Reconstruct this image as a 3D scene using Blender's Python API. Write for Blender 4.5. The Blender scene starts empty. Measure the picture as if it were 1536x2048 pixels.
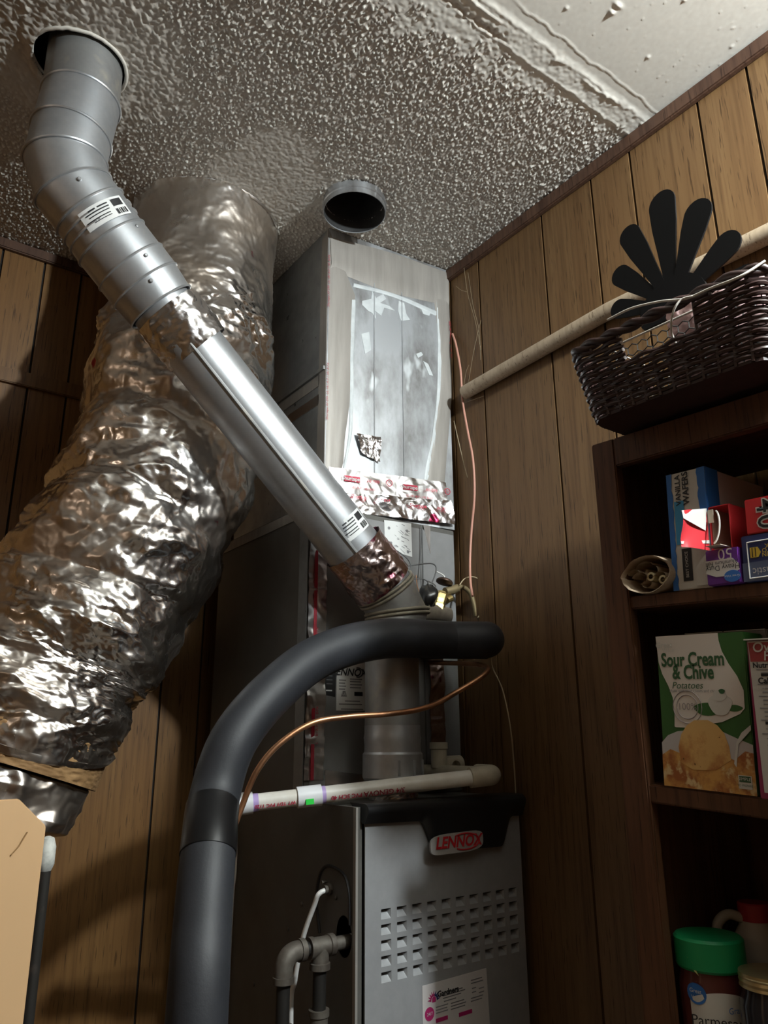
import bpy, bmesh, math, random
import numpy as np
from mathutils import Vector, Matrix, Euler
random.seed(7)
S = bpy.context.scene
COL = S.collection
CZ = 1.25                       # camera height above the floor; coordinates below are measured from the camera, metres

# ------------------------------------------------------------------ camera, light, exposure
def _n(v): v = np.array(v, float); return v / np.linalg.norm(v)
FPX = 1500.0
_Z = _n((-28, -4984, FPX)); _Y = np.array((-1133, 457, FPX), float); _Y = _n(_Y - _Z * (_Y @ _Z)); _X = np.cross(_Y, _Z)
RW = np.stack([_X, _Y, _Z])     # rows: room axes in camera coordinates (right, down, forward)
cam = bpy.data.cameras.new('camera'); camo = bpy.data.objects.new('camera', cam); COL.objects.link(camo)
cam.sensor_fit = 'VERTICAL'; cam.sensor_height = 36.0; cam.lens = FPX / 2048 * 36.0; cam.clip_start = .02
r3, u3, b3 = RW[:, 0], -RW[:, 1], -RW[:, 2]
camo.matrix_world = Matrix(((r3[0], u3[0], b3[0], 0), (r3[1], u3[1], b3[1], 0), (r3[2], u3[2], b3[2], CZ), (0, 0, 0, 1)))
S.camera = camo
w = bpy.data.worlds.new('world'); S.world = w; w.use_nodes = True
w.node_tree.nodes['Background'].inputs[0].default_value = (.9, .95, 1, 1); w.node_tree.nodes['Background'].inputs[1].default_value = .0
def point_light(name, loc, power, color, radius):
    l = bpy.data.lights.new(name, 'POINT'); l.energy = power; l.color = color; l.shadow_soft_size = radius
    o = bpy.data.objects.new(name, l); COL.objects.link(o); o.location = (loc[0], loc[1], loc[2] + CZ); return o
point_light('ceiling_bulb_light', (.88, -.35, 1.02), 114, (.92, 1, 1.02), .035)
point_light('fill_light', (-1.25, .7, .6), 2.2, (1, .78, .6), .15)      # added warm fill from the left for the shaded faces, no fixture there
vs = S.view_settings; vs.view_transform = 'Standard'; vs.look = 'None'; vs.gamma = 1; vs.use_curve_mapping = False; vs.exposure = 0.0

def ray(u, v): return RW @ np.array((u - 768., v - 1024., FPX))
def at_x(u, v, x): r = ray(u, v); return r * (x / r[0])
def at_y(u, v, y): r = ray(u, v); return r * (y / r[1])
def at_z(u, v, z): r = ray(u, v); return r * (z / r[2])
def at_d(u, v, d): return ray(u, v) * (d / FPX)

# ------------------------------------------------------------------ helpers
def tag(o, label=None, cat=None, group=None, kind=None):
    if label: o['label'] = label
    if cat: o['category'] = cat
    if group: o['group'] = group
    if kind: o['kind'] = kind
    return o
def wloc(o):
    l = Vector((0, 0, 0))
    while o is not None: l = l + o.location; o = o.parent
    return l
def thing(name, label, cat, loc, group=None):
    o = bpy.data.objects.new(name, None); COL.objects.link(o); o.empty_display_size = .05
    o.location = (loc[0], loc[1], loc[2] + CZ); tag(o, label, cat, group); return o
class M:
    """collects geometry in camera-height coordinates, built as one mesh object"""
    def __init__(s): s.v = []; s.f = []
    def add(s, vs_, fs):
        b = len(s.v); s.v += [tuple(float(c) for c in p) for p in vs_]; s.f += [tuple(b + i for i in f) for f in fs]; return s
    def box(s, a, b):
        x0, x1 = sorted((a[0], b[0])); y0, y1 = sorted((a[1], b[1])); z0, z1 = sorted((a[2], b[2]))
        return s.add([(x0, y0, z0), (x1, y0, z0), (x1, y1, z0), (x0, y1, z0), (x0, y0, z1), (x1, y0, z1), (x1, y1, z1), (x0, y1, z1)],
                     [(0, 3, 2, 1), (4, 5, 6, 7), (0, 1, 5, 4), (1, 2, 6, 5), (2, 3, 7, 6), (3, 0, 4, 7)])
    def obox(s, o, a, b, c):
        o, a, b, c = (np.array(q, float) for q in (o, a, b, c))
        return s.add([o, o + a, o + a + b, o + b, o + c, o + a + c, o + a + b + c, o + b + c],
                     [(0, 3, 2, 1), (4, 5, 6, 7), (0, 1, 5, 4), (1, 2, 6, 5), (2, 3, 7, 6), (3, 0, 4, 7)])
    def prism(s, poly, e):
        n = len(poly); e = np.array(e, float); P = [np.array(p, float) for p in poly]
        return s.add(P + [p + e for p in P], [tuple(range(n))[::-1], tuple(range(n, 2 * n))] + [(i, (i + 1) % n, n + (i + 1) % n, n + i) for i in range(n)])
    def tube(s, pts, r, seg=12, caps=True, closed=False):
        P = [np.array(p, float) for p in pts]; n = len(P)
        R = [r] * n if np.isscalar(r) else list(r)
        T = []
        for i in range(n):
            a = P[(i - 1) % n] if (closed or i > 0) else P[i]; b = P[(i + 1) % n] if (closed or i < n - 1) else P[i]
            T.append(_n(b - a))
        ref = np.array((0, 0, 1.)) if abs(T[0][2]) < .9 else np.array((1., 0, 0))
        N = _n(np.cross(T[0], ref)); vs_ = []
        for i in range(n):
            N = _n(N - T[i] * (N @ T[i])); B = np.cross(T[i], N)
            for k in range(seg):
                a = 2 * math.pi * k / seg; vs_.append(P[i] + R[i] * (math.cos(a) * N + math.sin(a) * B))
        fs = []
        for i in range(n if closed else n - 1):
            j = (i + 1) % n
            for k in range(seg):
                k2 = (k + 1) % seg; fs.append((i * seg + k, i * seg + k2, j * seg + k2, j * seg + k))
        if caps and not closed: fs += [tuple(range(seg))[::-1], tuple((n - 1) * seg + k for k in range(seg))]
        return s.add(vs_, fs)
    def lathe(s, c, axis, prof, seg=24, caps=True):
        ax = _n(axis); c = np.array(c, float)
        ref = np.array((0, 0, 1.)) if abs(ax[2]) < .9 else np.array((1., 0, 0))
        N = _n(np.cross(ax, ref)); B = np.cross(ax, N); vs_ = []
        for (h, r) in prof:
            for k in range(seg):
                a = 2 * math.pi * k / seg; vs_.append(c + ax * h + r * (math.cos(a) * N + math.sin(a) * B))
        fs = [(i * seg + k, i * seg + (k + 1) % seg, (i + 1) * seg + (k + 1) % seg, (i + 1) * seg + k) for i in range(len(prof) - 1) for k in range(seg)]
        if caps: fs += [tuple(range(seg))[::-1], tuple((len(prof) - 1) * seg + k for k in range(seg))]
        return s.add(vs_, fs)
    def grid(s, A):   # A[nv][nu][3]
        nv, nu = A.shape[:2]
        idx = np.arange(nv * nu).reshape(nv, nu)
        q = np.stack([idx[:-1, :-1], idx[:-1, 1:], idx[1:, 1:], idx[1:, :-1]], -1).reshape(-1, 4)
        return s.add(A.reshape(-1, 3), q.tolist())
    def build(s, name, m, parent=None, smooth=0, bevel=0, origin=None, bseg=2):
        me = bpy.data.meshes.new(name); v = np.array(s.v)
        if origin is None: origin = ((v[:, 0].min() + v[:, 0].max()) / 2, (v[:, 1].min() + v[:, 1].max()) / 2, v[:, 2].min())
        o = bpy.data.objects.new(name, me); COL.objects.link(o)
        W = Vector((origin[0], origin[1], origin[2] + CZ))
        me.from_pydata((v - np.array(origin)).tolist(), [], s.f)
        o.parent = parent
        o.location = W - (wloc(parent) if parent else Vector((0, 0, 0)))
        bm = bmesh.new(); bm.from_mesh(me)
        if len(bm.faces) < 60000: bmesh.ops.recalc_face_normals(bm, faces=bm.faces)
        if bevel:
            bmesh.ops.bevel(bm, geom=[e for e in bm.edges if len(e.link_faces) == 2 and e.calc_face_angle(0) > .5], offset=bevel, segments=bseg, affect='EDGES', clamp_overlap=True)
        if smooth:
            for f in bm.faces: f.smooth = True
            for e in bm.edges:
                if len(e.link_faces) == 2 and e.calc_face_angle(0) > smooth: e.smooth = False
        bm.to_mesh(me); bm.free()
        if m: me.materials.append(m)
        return o
def cat(pts, n=8):
    P = [np.array(p, float) for p in pts]; P = [2 * P[0] - P[1]] + P + [2 * P[-1] - P[-2]]; out = []
    for i in range(1, len(P) - 2):
        for k in range(n):
            t = k / n; a, b, c, d = P[i - 1:i + 3]
            out.append(.5 * (2 * b + (c - a) * t + (2 * a - 5 * b + 4 * c - d) * t * t + (3 * b - a - 3 * c + d) * t ** 3))
    out.append(P[-2]); return out
def bandnoise(shape, cell, lo, hi, seed, ang=None, an=1.0):
    """band-limited noise on a grid: cell = (dy, dx) metres, wavelengths lo..hi metres"""
    g = np.random.default_rng(seed).standard_normal(shape)
    fy = np.fft.fftfreq(shape[0], cell[0])[:, None]; fx = np.fft.fftfreq(shape[1], cell[1])[None, :]
    if ang is not None:
        c, s_ = math.cos(ang), math.sin(ang); fx, fy = (fx * c + fy * s_) * an, (-fx * s_ + fy * c)
    f = np.sqrt(fx ** 2 + fy ** 2)
    H = np.exp(-(f * lo) ** 2 * .7) * (1 - np.exp(-(f * hi) ** 2 * .7))
    r = np.fft.ifft2(np.fft.fft2(g) * H).real
    return r / (r.std() + 1e-9)
def crumple(shape, cell, scale, seed, ang=None, an=1.0, wb=.45, wc=.2):
    a = np.abs(bandnoise(shape, cell, scale * .5, scale * 2, seed, ang, an)); b = np.abs(bandnoise(shape, cell, scale * .22, scale * .8, seed + 1)); c = np.abs(bandnoise(shape, cell, scale * .1, scale * .3, seed + 2))
    return -(a + wb * b + wc * c)
def folds(shape, length, circ, seed, lam=(.05, .20), n=8, slope=.22, bias=None):
    """creased-film relief: warped triangle waves in random directions, periodic round the second axis"""
    rg = np.random.default_rng(seed); v = np.linspace(0, length, shape[0])[:, None]; u = np.linspace(0, circ, shape[1], endpoint=False)[None, :]; cell = (length / shape[0], circ / shape[1]); h = np.zeros(shape)
    for i in range(n):
        lm = lam[1] * (lam[0] / lam[1]) ** (i / max(1, n - 1)); a = rg.uniform(0, math.pi) if bias is None else bias + rg.normal(0, .55)
        ku = round(math.cos(a) / lm * circ) / circ; kv = math.sin(a) / lm
        ph = ku * u + kv * v + rg.uniform(0, 1) + .30 * bandnoise(shape, cell, lm * 2.5, lm * 9, seed * 31 + i)
        tri = np.abs(2 * (ph - np.floor(ph + .5))) ; mask = np.clip(.45 + .6 * bandnoise(shape, cell, lm * 1.5, lm * 6, seed * 41 + i), 0, 1.3)
        h += tri * mask * lm * slope * .5
    return h - h.mean()
def skin(pts, radii, nu, disp=None, caps=False, ell=None):
    P = [np.array(p, float) for p in pts]; n = len(P); m = M(); vs_ = []
    T = [_n(P[min(i + 1, n - 1)] - P[max(i - 1, 0)]) for i in range(n)]
    ref = np.array((0, 0, 1.)) if abs(T[0][2]) < .9 else np.array((0, 1., 0)); N = _n(np.cross(T[0], ref))
    A = np.zeros((n, nu, 3)); th = np.linspace(0, 2 * math.pi, nu, endpoint=False)
    for i in range(n):
        N = _n(N - T[i] * (N @ T[i])); B = np.cross(T[i], N)
        r = radii[i] + (disp[i] if disp is not None else 0) * np.ones(nu)
        A[i] = P[i] + r[:, None] * (np.cos(th)[:, None] * N + np.sin(th)[:, None] * B)
    idx = np.arange(n * nu).reshape(n, nu); i2 = np.roll(idx, -1, 1)
    q = np.stack([idx[:-1], i2[:-1], i2[1:], idx[1:]], -1).reshape(-1, 4)
    m.add(A.reshape(-1, 3), q.tolist()); return m
def text(s, size, o, xd, yd, m, parent, align='CENTER', bold=0, name='lettering', width=1.0, lift=.0006, shear=0.0, spacing=1.0):
    c = bpy.data.curves.new('t', 'FONT'); c.body = s; c.size = size; c.align_x = align; c.align_y = 'CENTER'; c.offset = bold; c.shear = shear; c.space_character = spacing; c.resolution_u = 3
    t = bpy.data.objects.new('t', c); COL.objects.link(t)
    dg = bpy.context.evaluated_depsgraph_get(); me = bpy.data.meshes.new_from_object(t.evaluated_get(dg))
    bpy.data.objects.remove(t); bpy.data.curves.remove(c)
    xd = _n(xd); yd = _n(yd); nrm = np.cross(xd, yd); o = np.array(o, float) + nrm * lift
    for v in me.vertices:
        p = xd * v.co[0] * width + yd * v.co[1]; v.co = p
    me.materials.clear(); me.materials.append(m); me.name = name
    ob = bpy.data.objects.new(name, me); COL.objects.link(ob); ob.parent = parent
    ob.location = Vector((o[0], o[1], o[2] + CZ)) - (wloc(parent) if parent else Vector((0, 0, 0)))
    return ob

# ------------------------------------------------------------------ materials
def nodes(name):
    m = bpy.data.materials.new(name); m.use_nodes = True; nt = m.node_tree
    return m, nt, nt.nodes, nt.links, nt.nodes['Principled BSDF']
def mat(name, col, rough=.5, metal=0., col2=None, scale=20, detail=4, stretch=(1, 1, 1), lohi=(.35, .65), bump=0, bscale=60, bdist=.002, bstretch=(1, 1, 1), spec=.5, coat=0, rough2=None,
        col3=None, scale3=8, lohi3=(.6, .66), stretch3=(1, 1, 1), vor=False):
    m, nt, N, L, p = nodes(name); p.inputs['Base Color'].default_value = (*col, 1); p.inputs['Roughness'].default_value = rough; p.inputs['Metallic'].default_value = metal
    p.inputs['Specular IOR Level'].default_value = spec; p.inputs['Coat Weight'].default_value = coat
    tc = N.new('ShaderNodeTexCoord')
    def noise(sc, st, det, vo=False):
        mp = N.new('ShaderNodeMapping'); mp.inputs['Scale'].default_value = st; L.new(tc.outputs['Object'], mp.inputs[0])
        if vo:
            t = N.new('ShaderNodeTexVoronoi'); t.inputs['Scale'].default_value = sc; L.new(mp.outputs[0], t.inputs['Vector']); return t.outputs['Distance']
        t = N.new('ShaderNodeTexNoise'); t.inputs['Scale'].default_value = sc; t.inputs['Detail'].default_value = det; t.inputs['Roughness'].default_value = .6; L.new(mp.outputs[0], t.inputs['Vector']); return t.outputs['Fac']
    def rng(sock, lo, hi, a=0., b=1.):
        q = N.new('ShaderNodeMapRange'); q.inputs[1].default_value = lo; q.inputs[2].default_value = hi; q.inputs[3].default_value = a; q.inputs[4].default_value = b; L.new(sock, q.inputs[0]); return q.outputs[0]
    base = None
    def mix(fac, a, b):
        x = N.new('ShaderNodeMix'); x.data_type = 'RGBA'; L.new(fac, x.inputs[0])
        if isinstance(a, tuple): x.inputs[6].default_value = (*a, 1)
        else: L.new(a, x.inputs[6])
        x.inputs[7].default_value = (*b, 1); return x.outputs[2]
    if col2:
        f = noise(scale, stretch, detail); base = mix(rng(f, *lohi), tuple(col), col2)
        if rough2 is not None: L.new(rng(f, lohi[0], lohi[1], rough, rough2), p.inputs['Roughness'])
    if col3: base = mix(rng(noise(scale3, stretch3, 3), *lohi3), base if base is not None else tuple(col), col3)
    if base is not None: L.new(base, p.inputs['Base Color'])
    if bump:
        b = N.new('ShaderNodeBump'); b.inputs['Strength'].default_value = bump; b.inputs['Distance'].default_value = bdist
        L.new(noise(bscale, bstretch, 5, vor), b.inputs['Height']); L.new(b.outputs[0], p.inputs['Normal'])
    return m
def wood(name, c1, c2, c3, rough=.45, seed=0, grain=1.0, spec=.35):
    m, nt, N, L, p = nodes(name); p.inputs['Roughness'].default_value = rough; p.inputs['Specular IOR Level'].default_value = spec
    tc = N.new('ShaderNodeTexCoord'); oi = N.new('ShaderNodeObjectInfo')
    off = N.new('ShaderNodeCombineXYZ'); mu = N.new('ShaderNodeMath'); mu.operation = 'MULTIPLY'; mu.inputs[1].default_value = 37.; L.new(oi.outputs['Random'], mu.inputs[0])
    for k in range(3): L.new(mu.outputs[0], off.inputs[k])
    ad = N.new('ShaderNodeVectorMath'); L.new(tc.outputs['Object'], ad.inputs[0]); L.new(off.outputs[0], ad.inputs[1])
    def nz(st, sc, det, dist=0.):
        mp = N.new('ShaderNodeMapping'); mp.inputs['Scale'].default_value = st; L.new(ad.outputs[0], mp.inputs[0])
        t = N.new('ShaderNodeTexNoise'); t.inputs['Scale'].default_value = sc; t.inputs['Detail'].default_value = det; t.inputs['Distortion'].default_value = dist; L.new(mp.outputs[0], t.inputs['Vector']); return t.outputs['Fac']
    broad = nz((14, 14, .9), 1.6 * grain, 3, .4); fine = nz((60, 60, 2.0), 2.2 * grain, 5); fleck = nz((90, 90, 5), 3. * grain, 2)
    r = N.new('ShaderNodeValToRGB'); e = r.color_ramp.elements; e[0].position = .3; e[0].color = (*c1, 1); e[1].position = .7; e[1].color = (*c2, 1); L.new(broad, r.inputs[0])
    q = N.new('ShaderNodeMapRange'); q.inputs[1].default_value = .45; q.inputs[2].default_value = .82; L.new(fine, q.inputs[0])
    x = N.new('ShaderNodeMix'); x.data_type = 'RGBA'; L.new(q.outputs[0], x.inputs[0]); L.new(r.outputs[0], x.inputs[6]); x.inputs[7].default_value = (*c3, 1)
    fm = N.new('ShaderNodeMapRange'); fm.inputs[1].default_value = .62; fm.inputs[2].default_value = .68; fm.inputs[4].default_value = .75; L.new(fleck, fm.inputs[0])
    x2 = N.new('ShaderNodeMix'); x2.data_type = 'RGBA'; L.new(fm.outputs[0], x2.inputs[0]); L.new(x.outputs[2], x2.inputs[6]); x2.inputs[7].default_value = (c3[0] * .45, c3[1] * .42, c3[2] * .4, 1)
    hs = N.new('ShaderNodeHueSaturation'); vr = N.new('ShaderNodeMapRange'); vr.inputs[3].default_value = .86; vr.inputs[4].default_value = 1.12; L.new(oi.outputs['Random'], vr.inputs[0]); L.new(vr.outputs[0], hs.inputs['Value'])
    L.new(x2.outputs[2], hs.inputs['Color']); L.new(hs.outputs[0], p.inputs['Base Color'])
    b = N.new('ShaderNodeBump'); b.inputs['Strength'].default_value = .25; b.inputs['Distance'].default_value = .001; L.new(fine, b.inputs['Height']); L.new(b.outputs[0], p.inputs['Normal'])
    return m
def foil(name, col=(.83, .83, .85), rough=.2, bump=.7, red=None, dirt=None, scale=38, redlo=.6):
    m, nt, N, L, p = nodes(name); p.inputs['Metallic'].default_value = 1.; p.inputs['Roughness'].default_value = rough; p.inputs['Base Color'].default_value = (*col, 1)
    tc = N.new('ShaderNodeTexCoord'); base = None
    def nz(sc, det=3):
        t = N.new('ShaderNodeTexNoise'); t.inputs['Scale'].default_value = sc; t.inputs['Detail'].default_value = det; L.new(tc.outputs['Object'], t.inputs['Vector']); return t.outputs['Fac']
    def mix(a, fac, lo, hi, b):
        q = N.new('ShaderNodeMapRange'); q.inputs[1].default_value = lo; q.inputs[2].default_value = hi; L.new(fac, q.inputs[0])
        x = N.new('ShaderNodeMix'); x.data_type = 'RGBA'; L.new(q.outputs[0], x.inputs[0]); x.inputs[7].default_value = (*b, 1)
        if isinstance(a, tuple): x.inputs[6].default_value = (*a, 1)
        else: L.new(a, x.inputs[6])
        return x.outputs[2]
    if dirt:
        dn_ = nz(5, 5); base = mix(tuple(col), dn_, .42, .66, dirt); q = N.new('ShaderNodeMapRange'); q.inputs[1].default_value = .42; q.inputs[2].default_value = .68; q.inputs[3].default_value = rough; q.inputs[4].default_value = rough + .26; L.new(dn_, q.inputs[0]); L.new(q.outputs[0], p.inputs['Roughness'])
    if red: base = mix(base if base is not None else tuple(col), nz(15, 4), redlo, redlo + .03, red)
    if base is not None: L.new(base, p.inputs['Base Color'])
    v = N.new('ShaderNodeTexVoronoi'); v.inputs['Scale'].default_value = scale; v.feature = 'F1'
    d = N.new('ShaderNodeTexNoise'); d.inputs['Scale'].default_value = scale * .8; d.inputs['Detail'].default_value = 4
    mx = N.new('ShaderNodeMix'); mx.data_type = 'VECTOR'; mx.inputs[0].default_value = .06; L.new(tc.outputs['Object'], mx.inputs[4]); L.new(tc.outputs['Object'], d.inputs['Vector']); L.new(d.outputs['Color'], mx.inputs[5])
    L.new(mx.outputs[1], v.inputs['Vector'])
    b = N.new('ShaderNodeBump'); b.inputs['Strength'].default_value = bump; b.inputs['Distance'].default_value = .012; L.new(v.outputs['Distance'], b.inputs['Height']); L.new(b.outputs[0], p.inputs['Normal'])
    return m

WOOD = wood('wood_panel', (.155, .084, .035), (.19, .109, .047), (.096, .049, .020))
WOODB = wood('wood_panel_back', (.165, .080, .025), (.20, .104, .034), (.105, .049, .015))
TRIM = wood('dark_trim', (.075, .038, .024), (.11, .058, .036), (.045, .022, .015), rough=.5)
SHELFW = wood('dark_shelf_wood', (.085, .038, .02), (.13, .06, .03), (.045, .02, .012), rough=.4)
DARK = mat('dark_void', (.012, .01, .009), .9)
GALV = mat('galvanised', (.56, .58, .60), .36, .8, (.45, .47, .49), 26, 3, rough2=.44, bump=.12, bscale=140, bdist=.0008)
GALVD = mat('galvanised_dusty', (.40, .41, .41), .42, .75, (.27, .27, .265), 9, 6, rough2=.6, col3=(.45, .42, .36), scale3=16, lohi3=(.56, .72))
GALVP = mat('galvanised_plenum', (.50, .52, .54), .38, .6, (.19, .185, .18), 4.2, 7, stretch=(1.6, 1.6, .7), lohi=(.44, .60), rough2=.5, col3=(.60, .63, .645), scale3=9, lohi3=(.6, .66), stretch3=(1.5, 1.5, .7))
GALVS = mat('galvanised_grimy', (.36, .37, .37), .42, .7, (.22, .225, .225), 7, 6, rough2=.62, col3=(.09, .09, .09), scale3=34, lohi3=(.68, .73))
DTAPE = mat('dusty_tape', (.34, .315, .285), .5, .25, (.27, .25, .225), 7, 4, stretch=(8, 8, .8))
FOIL = foil('foil_wrap', (.84, .82, .80), .19, .09, red=(.55, .07, .12), dirt=(.62, .54, .46), scale=22, redlo=.72)
FOILT = foil('foil_tape', (.85, .83, .83), .24, .10, red=(.55, .06, .14), scale=36, redlo=.63)
FOILC = foil('foil_tape_clean', (.80, .78, .76), .28, .06, scale=30)
FOILK = foil('foil_tape_red_brown', (.58, .47, .45), .27, .12, red=(.34, .10, .14), scale=40, redlo=.56)
RED = mat('red_ink', (.55, .02, .06), .45)
REDD = mat('dark_red_ink', (.33, .02, .035), .45)
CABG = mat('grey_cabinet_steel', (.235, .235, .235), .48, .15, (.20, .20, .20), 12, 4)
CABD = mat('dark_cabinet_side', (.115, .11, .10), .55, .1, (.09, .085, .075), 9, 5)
SILV = mat('silver_door_paint', (.40, .405, .41), .42, .3, (.37, .375, .38), 60, 3, bump=.1, bscale=400, bdist=.0004)
BLKP = mat('black_plastic', (.014, .014, .015), .32)
FOAM = mat('black_foam', (.020, .0215, .0262), .58, 0, (.015, .0165, .020), 22, 4, bump=.25, bscale=260, bdist=.001)
FOAMD = mat('dusty_foam', (.20, .17, .13), .9, 0, (.12, .10, .08), 30, 4)
BTAPE = mat('black_tape', (.006, .006, .0065), .36, spec=.35, bump=.2, bscale=40, bdist=.001)
PVC = mat('white_plastic_pipe', (.76, .73, .66), .35, 0, (.58, .53, .44), 14, 4, lohi=(.45, .75))
PVCW = mat('white_fitting', (.78, .79, .80), .3)
PVCD = mat('dusty_white_fitting', (.52, .47, .36), .5, 0, (.40, .35, .26), 30)
PURP = mat('purple_primer', (.45, .33, .62), .4)
GREEN = mat('green_sticker', (.02, .60, .06), .5)
COPPER = mat('copper', (.62, .30, .15), .38, .85, (.34, .17, .09), 20, 4)
BRASS = mat('brass', (.72, .55, .22), .32, .9, (.42, .31, .14), 40, 4)
IRONP = mat('grey_iron', (.135, .12, .10), .6, .4, (.075, .06, .048), 40, 5, bump=.3, bscale=200, bdist=.0008)
BIRON = mat('black_iron', (.02, .018, .016), .55, .3, (.055, .042, .035), 35, 4, lohi=(.6, .75))
WCAB = mat('white_cable', (.72, .71, .68), .4)
CCAB = mat('cream_cable', (.50, .42, .25), .5)
PINK = mat('salmon_wire', (.55, .27, .20), .5)
GREYW = mat('grey_wire', (.10, .10, .10), .45)
TANW = mat('tan_wire', (.40, .32, .2), .5)
PAPER = mat('paper_label', (.72, .73, .72), .5)
INK = mat('black_ink', (.015, .015, .017), .5)
GINK = mat('grey_ink', (.22, .22, .23), .5)
CARD = mat('cardboard', (.56, .36, .19), .8, 0, (.50, .32, .165), 6, 5, stretch=(1, 1, .4))
CARDB = mat('brown_cardboard', (.34, .20, .085), .8, 0, (.22, .12, .045), 24, 5, bump=.4, bscale=90, bdist=.002)
ROD = wood('painted_rod', (.46, .36, .25), (.52, .41, .29), (.38, .29, .19), rough=.5)
WICK = mat('dark_wicker', (.045, .021, .018), .42, 0, (.03, .015, .013), 60, 3)
BLKM = mat('black_metal', (.006, .006, .0065), .55, spec=.18)
CORDW = mat('white_cord', (.62, .58, .52), .5)

# ------------------------------------------------------------------ the room
H = 1.2; XR = 1.17; YB = 1.85; ZF = -CZ; X0 = -1.5; Y0 = -3.2
tag(M().box((X0, Y0, ZF - .05), (XR + .06, YB + .06, ZF)).build('floor', mat('floor_lino', (.12, .09, .065), .5, 0, (.09, .07, .05), 9)), kind='structure')
def wall(name, lo, hi): return tag(M().box(lo, hi).build(name, DARK), kind='structure')
wr = wall('wall_right', (XR + .006, Y0, ZF), (XR + .06, YB, H + .03)); wb = wall('wall_back', (X0, YB + .006, ZF), (XR + .06, YB + .06, H + .03))
tag(M().box((X0 - .05, Y0, ZF), (X0, YB + .06, H)).build('wall_left', WOOD), kind='structure')
tag(M().box((X0, Y0 - .05, ZF), (XR + .06, Y0, H)).build('wall_front', WOOD), kind='structure')
def planks(cuts, place, parent, m):
    g = .0022; cuts = sorted(cuts)
    for a, b in zip(cuts[:-1], cuts[1:]):
        q = [(a + g, 0), (a + g + .0006, .006), (b - g - .0006, .006), (b - g, 0)]
        mm = M(); mm.prism([place(t, d, ZF) for t, d in q], (0, 0, H - ZF)); mm.build('plank', m, parent)
gy = [at_x(u, v, XR)[1] for u, v in [(956.5, 531.5), (1082.5, 440), (1181, 366), (1258, 309), (1394, 209), (1492, 139.5)]]
cuts = [Y0] + [gy[-1] - t for t in (.1, .16, .26, .36, .42, .53, .63, .7, .8, .9, .96, 1.06, 1.16, 1.27, 1.38, 1.5, 1.6, 1.7, 1.85)] + gy + [gy[0] + .11, gy[0] + .2, gy[0] + .3, gy[0] + .42, YB]
planks([c for c in cuts if c >= Y0], lambda t, d, z: (XR + .006 - d, t, z), wr, WOOD)
gx = [at_y(8, 496, YB)[0], at_y(91.5, 523, YB)[0], at_y(310, 1530, YB)[0]]
cuts = [X0] + [gx[0] - t for t in (.1, .16, .26, .38, .48, .54, .64, .76, .86, .96, 1.06, 1.16, 1.26, 1.4, 1.5)] + gx + [gx[1] + .09, gx[2] + .1, gx[2] + .2, gx[2] + .3, gx[2] + .4, XR]
planks([c for c in cuts if c >= X0], lambda t, d, z: (t, YB + .006 - d, z), wb, WOODB)
tag(M().box((XR - .013, Y0, H - .034), (XR + .001, YB, H - .001)).build('trim_1', TRIM, bevel=.003), kind='structure')
tag(M().box((X0, YB - .013, H - .03), (XR - .014, YB + .001, H - .001)).build('trim_2', TRIM, bevel=.003), kind='structure')
zr0, zr1 = at_y(0, 760, YB - .01)[2], at_y(0, 731, YB - .01)[2]
tag(M().box((X0, YB - .012, zr0), (XR - .01, YB + .001, zr1)).build('trim_3', WOODB, bevel=.002), kind='structure')

# ceiling: fine relief mesh over what the photo shows, flat beyond
FLUE = np.array((.195, 1.21)); COLLAR = (onc := (at_z(643, 400, H) + at_z(775, 405, H)) / 2)[:2]; CR = .0725
cx0, cx1, cy0, cy1, cs = -.16, XR, .30, YB, .0024
xs = np.arange(cx0, cx1 + cs, cs); ys = np.arange(cy0, cy1 + cs, cs); xs[-1] = cx1; ys[-1] = cy1
XX, YY = np.meshgrid(xs, ys); sh = XX.shape
n1 = bandnoise(sh, (cs, cs), .0072, .017, 1); n2 = bandnoise(sh, (cs, cs), .05, .3, 2); n3 = bandnoise(sh, (cs, cs), .012, .06, 3); n4 = bandnoise(sh, (cs, cs), .006, .02, 4)
def sm(x, a, b): t = np.clip((x - a) / (b - a), 0, 1); return t * t * (3 - 2 * t)
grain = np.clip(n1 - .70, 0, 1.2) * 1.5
pop = sm(YY + .016 * n2 + .008 * n3 - .10 * (.9 - XX), .735, .785)                                   # popcorn begins beyond the seam
dfl = np.hypot(XX - FLUE[0], YY - FLUE[1]); ang = np.arctan2(YY - FLUE[1], XX - FLUE[0])
patch = 1 - sm(dfl + .010 * n2 + .007 * n3 - .035 * np.cos(ang + 2.1), .160, .205)
patch2 = 1 - sm(np.hypot((XX - .62) / .13, (YY - 1.27) / .16) + .12 * n2, .85, 1.1)
pop = pop * (1 - patch) * (1 - .8 * patch2)
streak = np.abs(bandnoise(sh, (cs, cs), .01, .05, 5, ang=.9, an=3.))
hgt = .0024 * grain * pop + .0004 * n3 * (1 - pop) * patch + .0009 * np.clip(streak - .9, 0, 2) * patch * sm(dfl, .09, .13) + .0006 * n3 * pop + .0003 * n3 * (1 - pop) * sm(YY, .66, .70)
def ridge(line, wd, ht, sd): return ht * np.exp(-((YY - line - .0016 * bandnoise(sh, (cs, cs), .04, .3, sd)) / wd) ** 2)
y1 = at_z(1130, 122, H)[1]; y2 = at_z(1220, 150, H)[1]; y3 = at_z(1000, 78, H)[1]
hgt += ridge(y1, .0026, .0011, 11) * (.5 + .5 * sm(n2, -1, 1)) + ridge(y2, .0018, .0009, 12) * sm(XX, .72, .80) + .0016 * (1 - sm(np.abs(YY - (y1 + y3) / 2), abs(y3 - y1) / 2, abs(y3 - y1) / 2 + .012))
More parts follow.
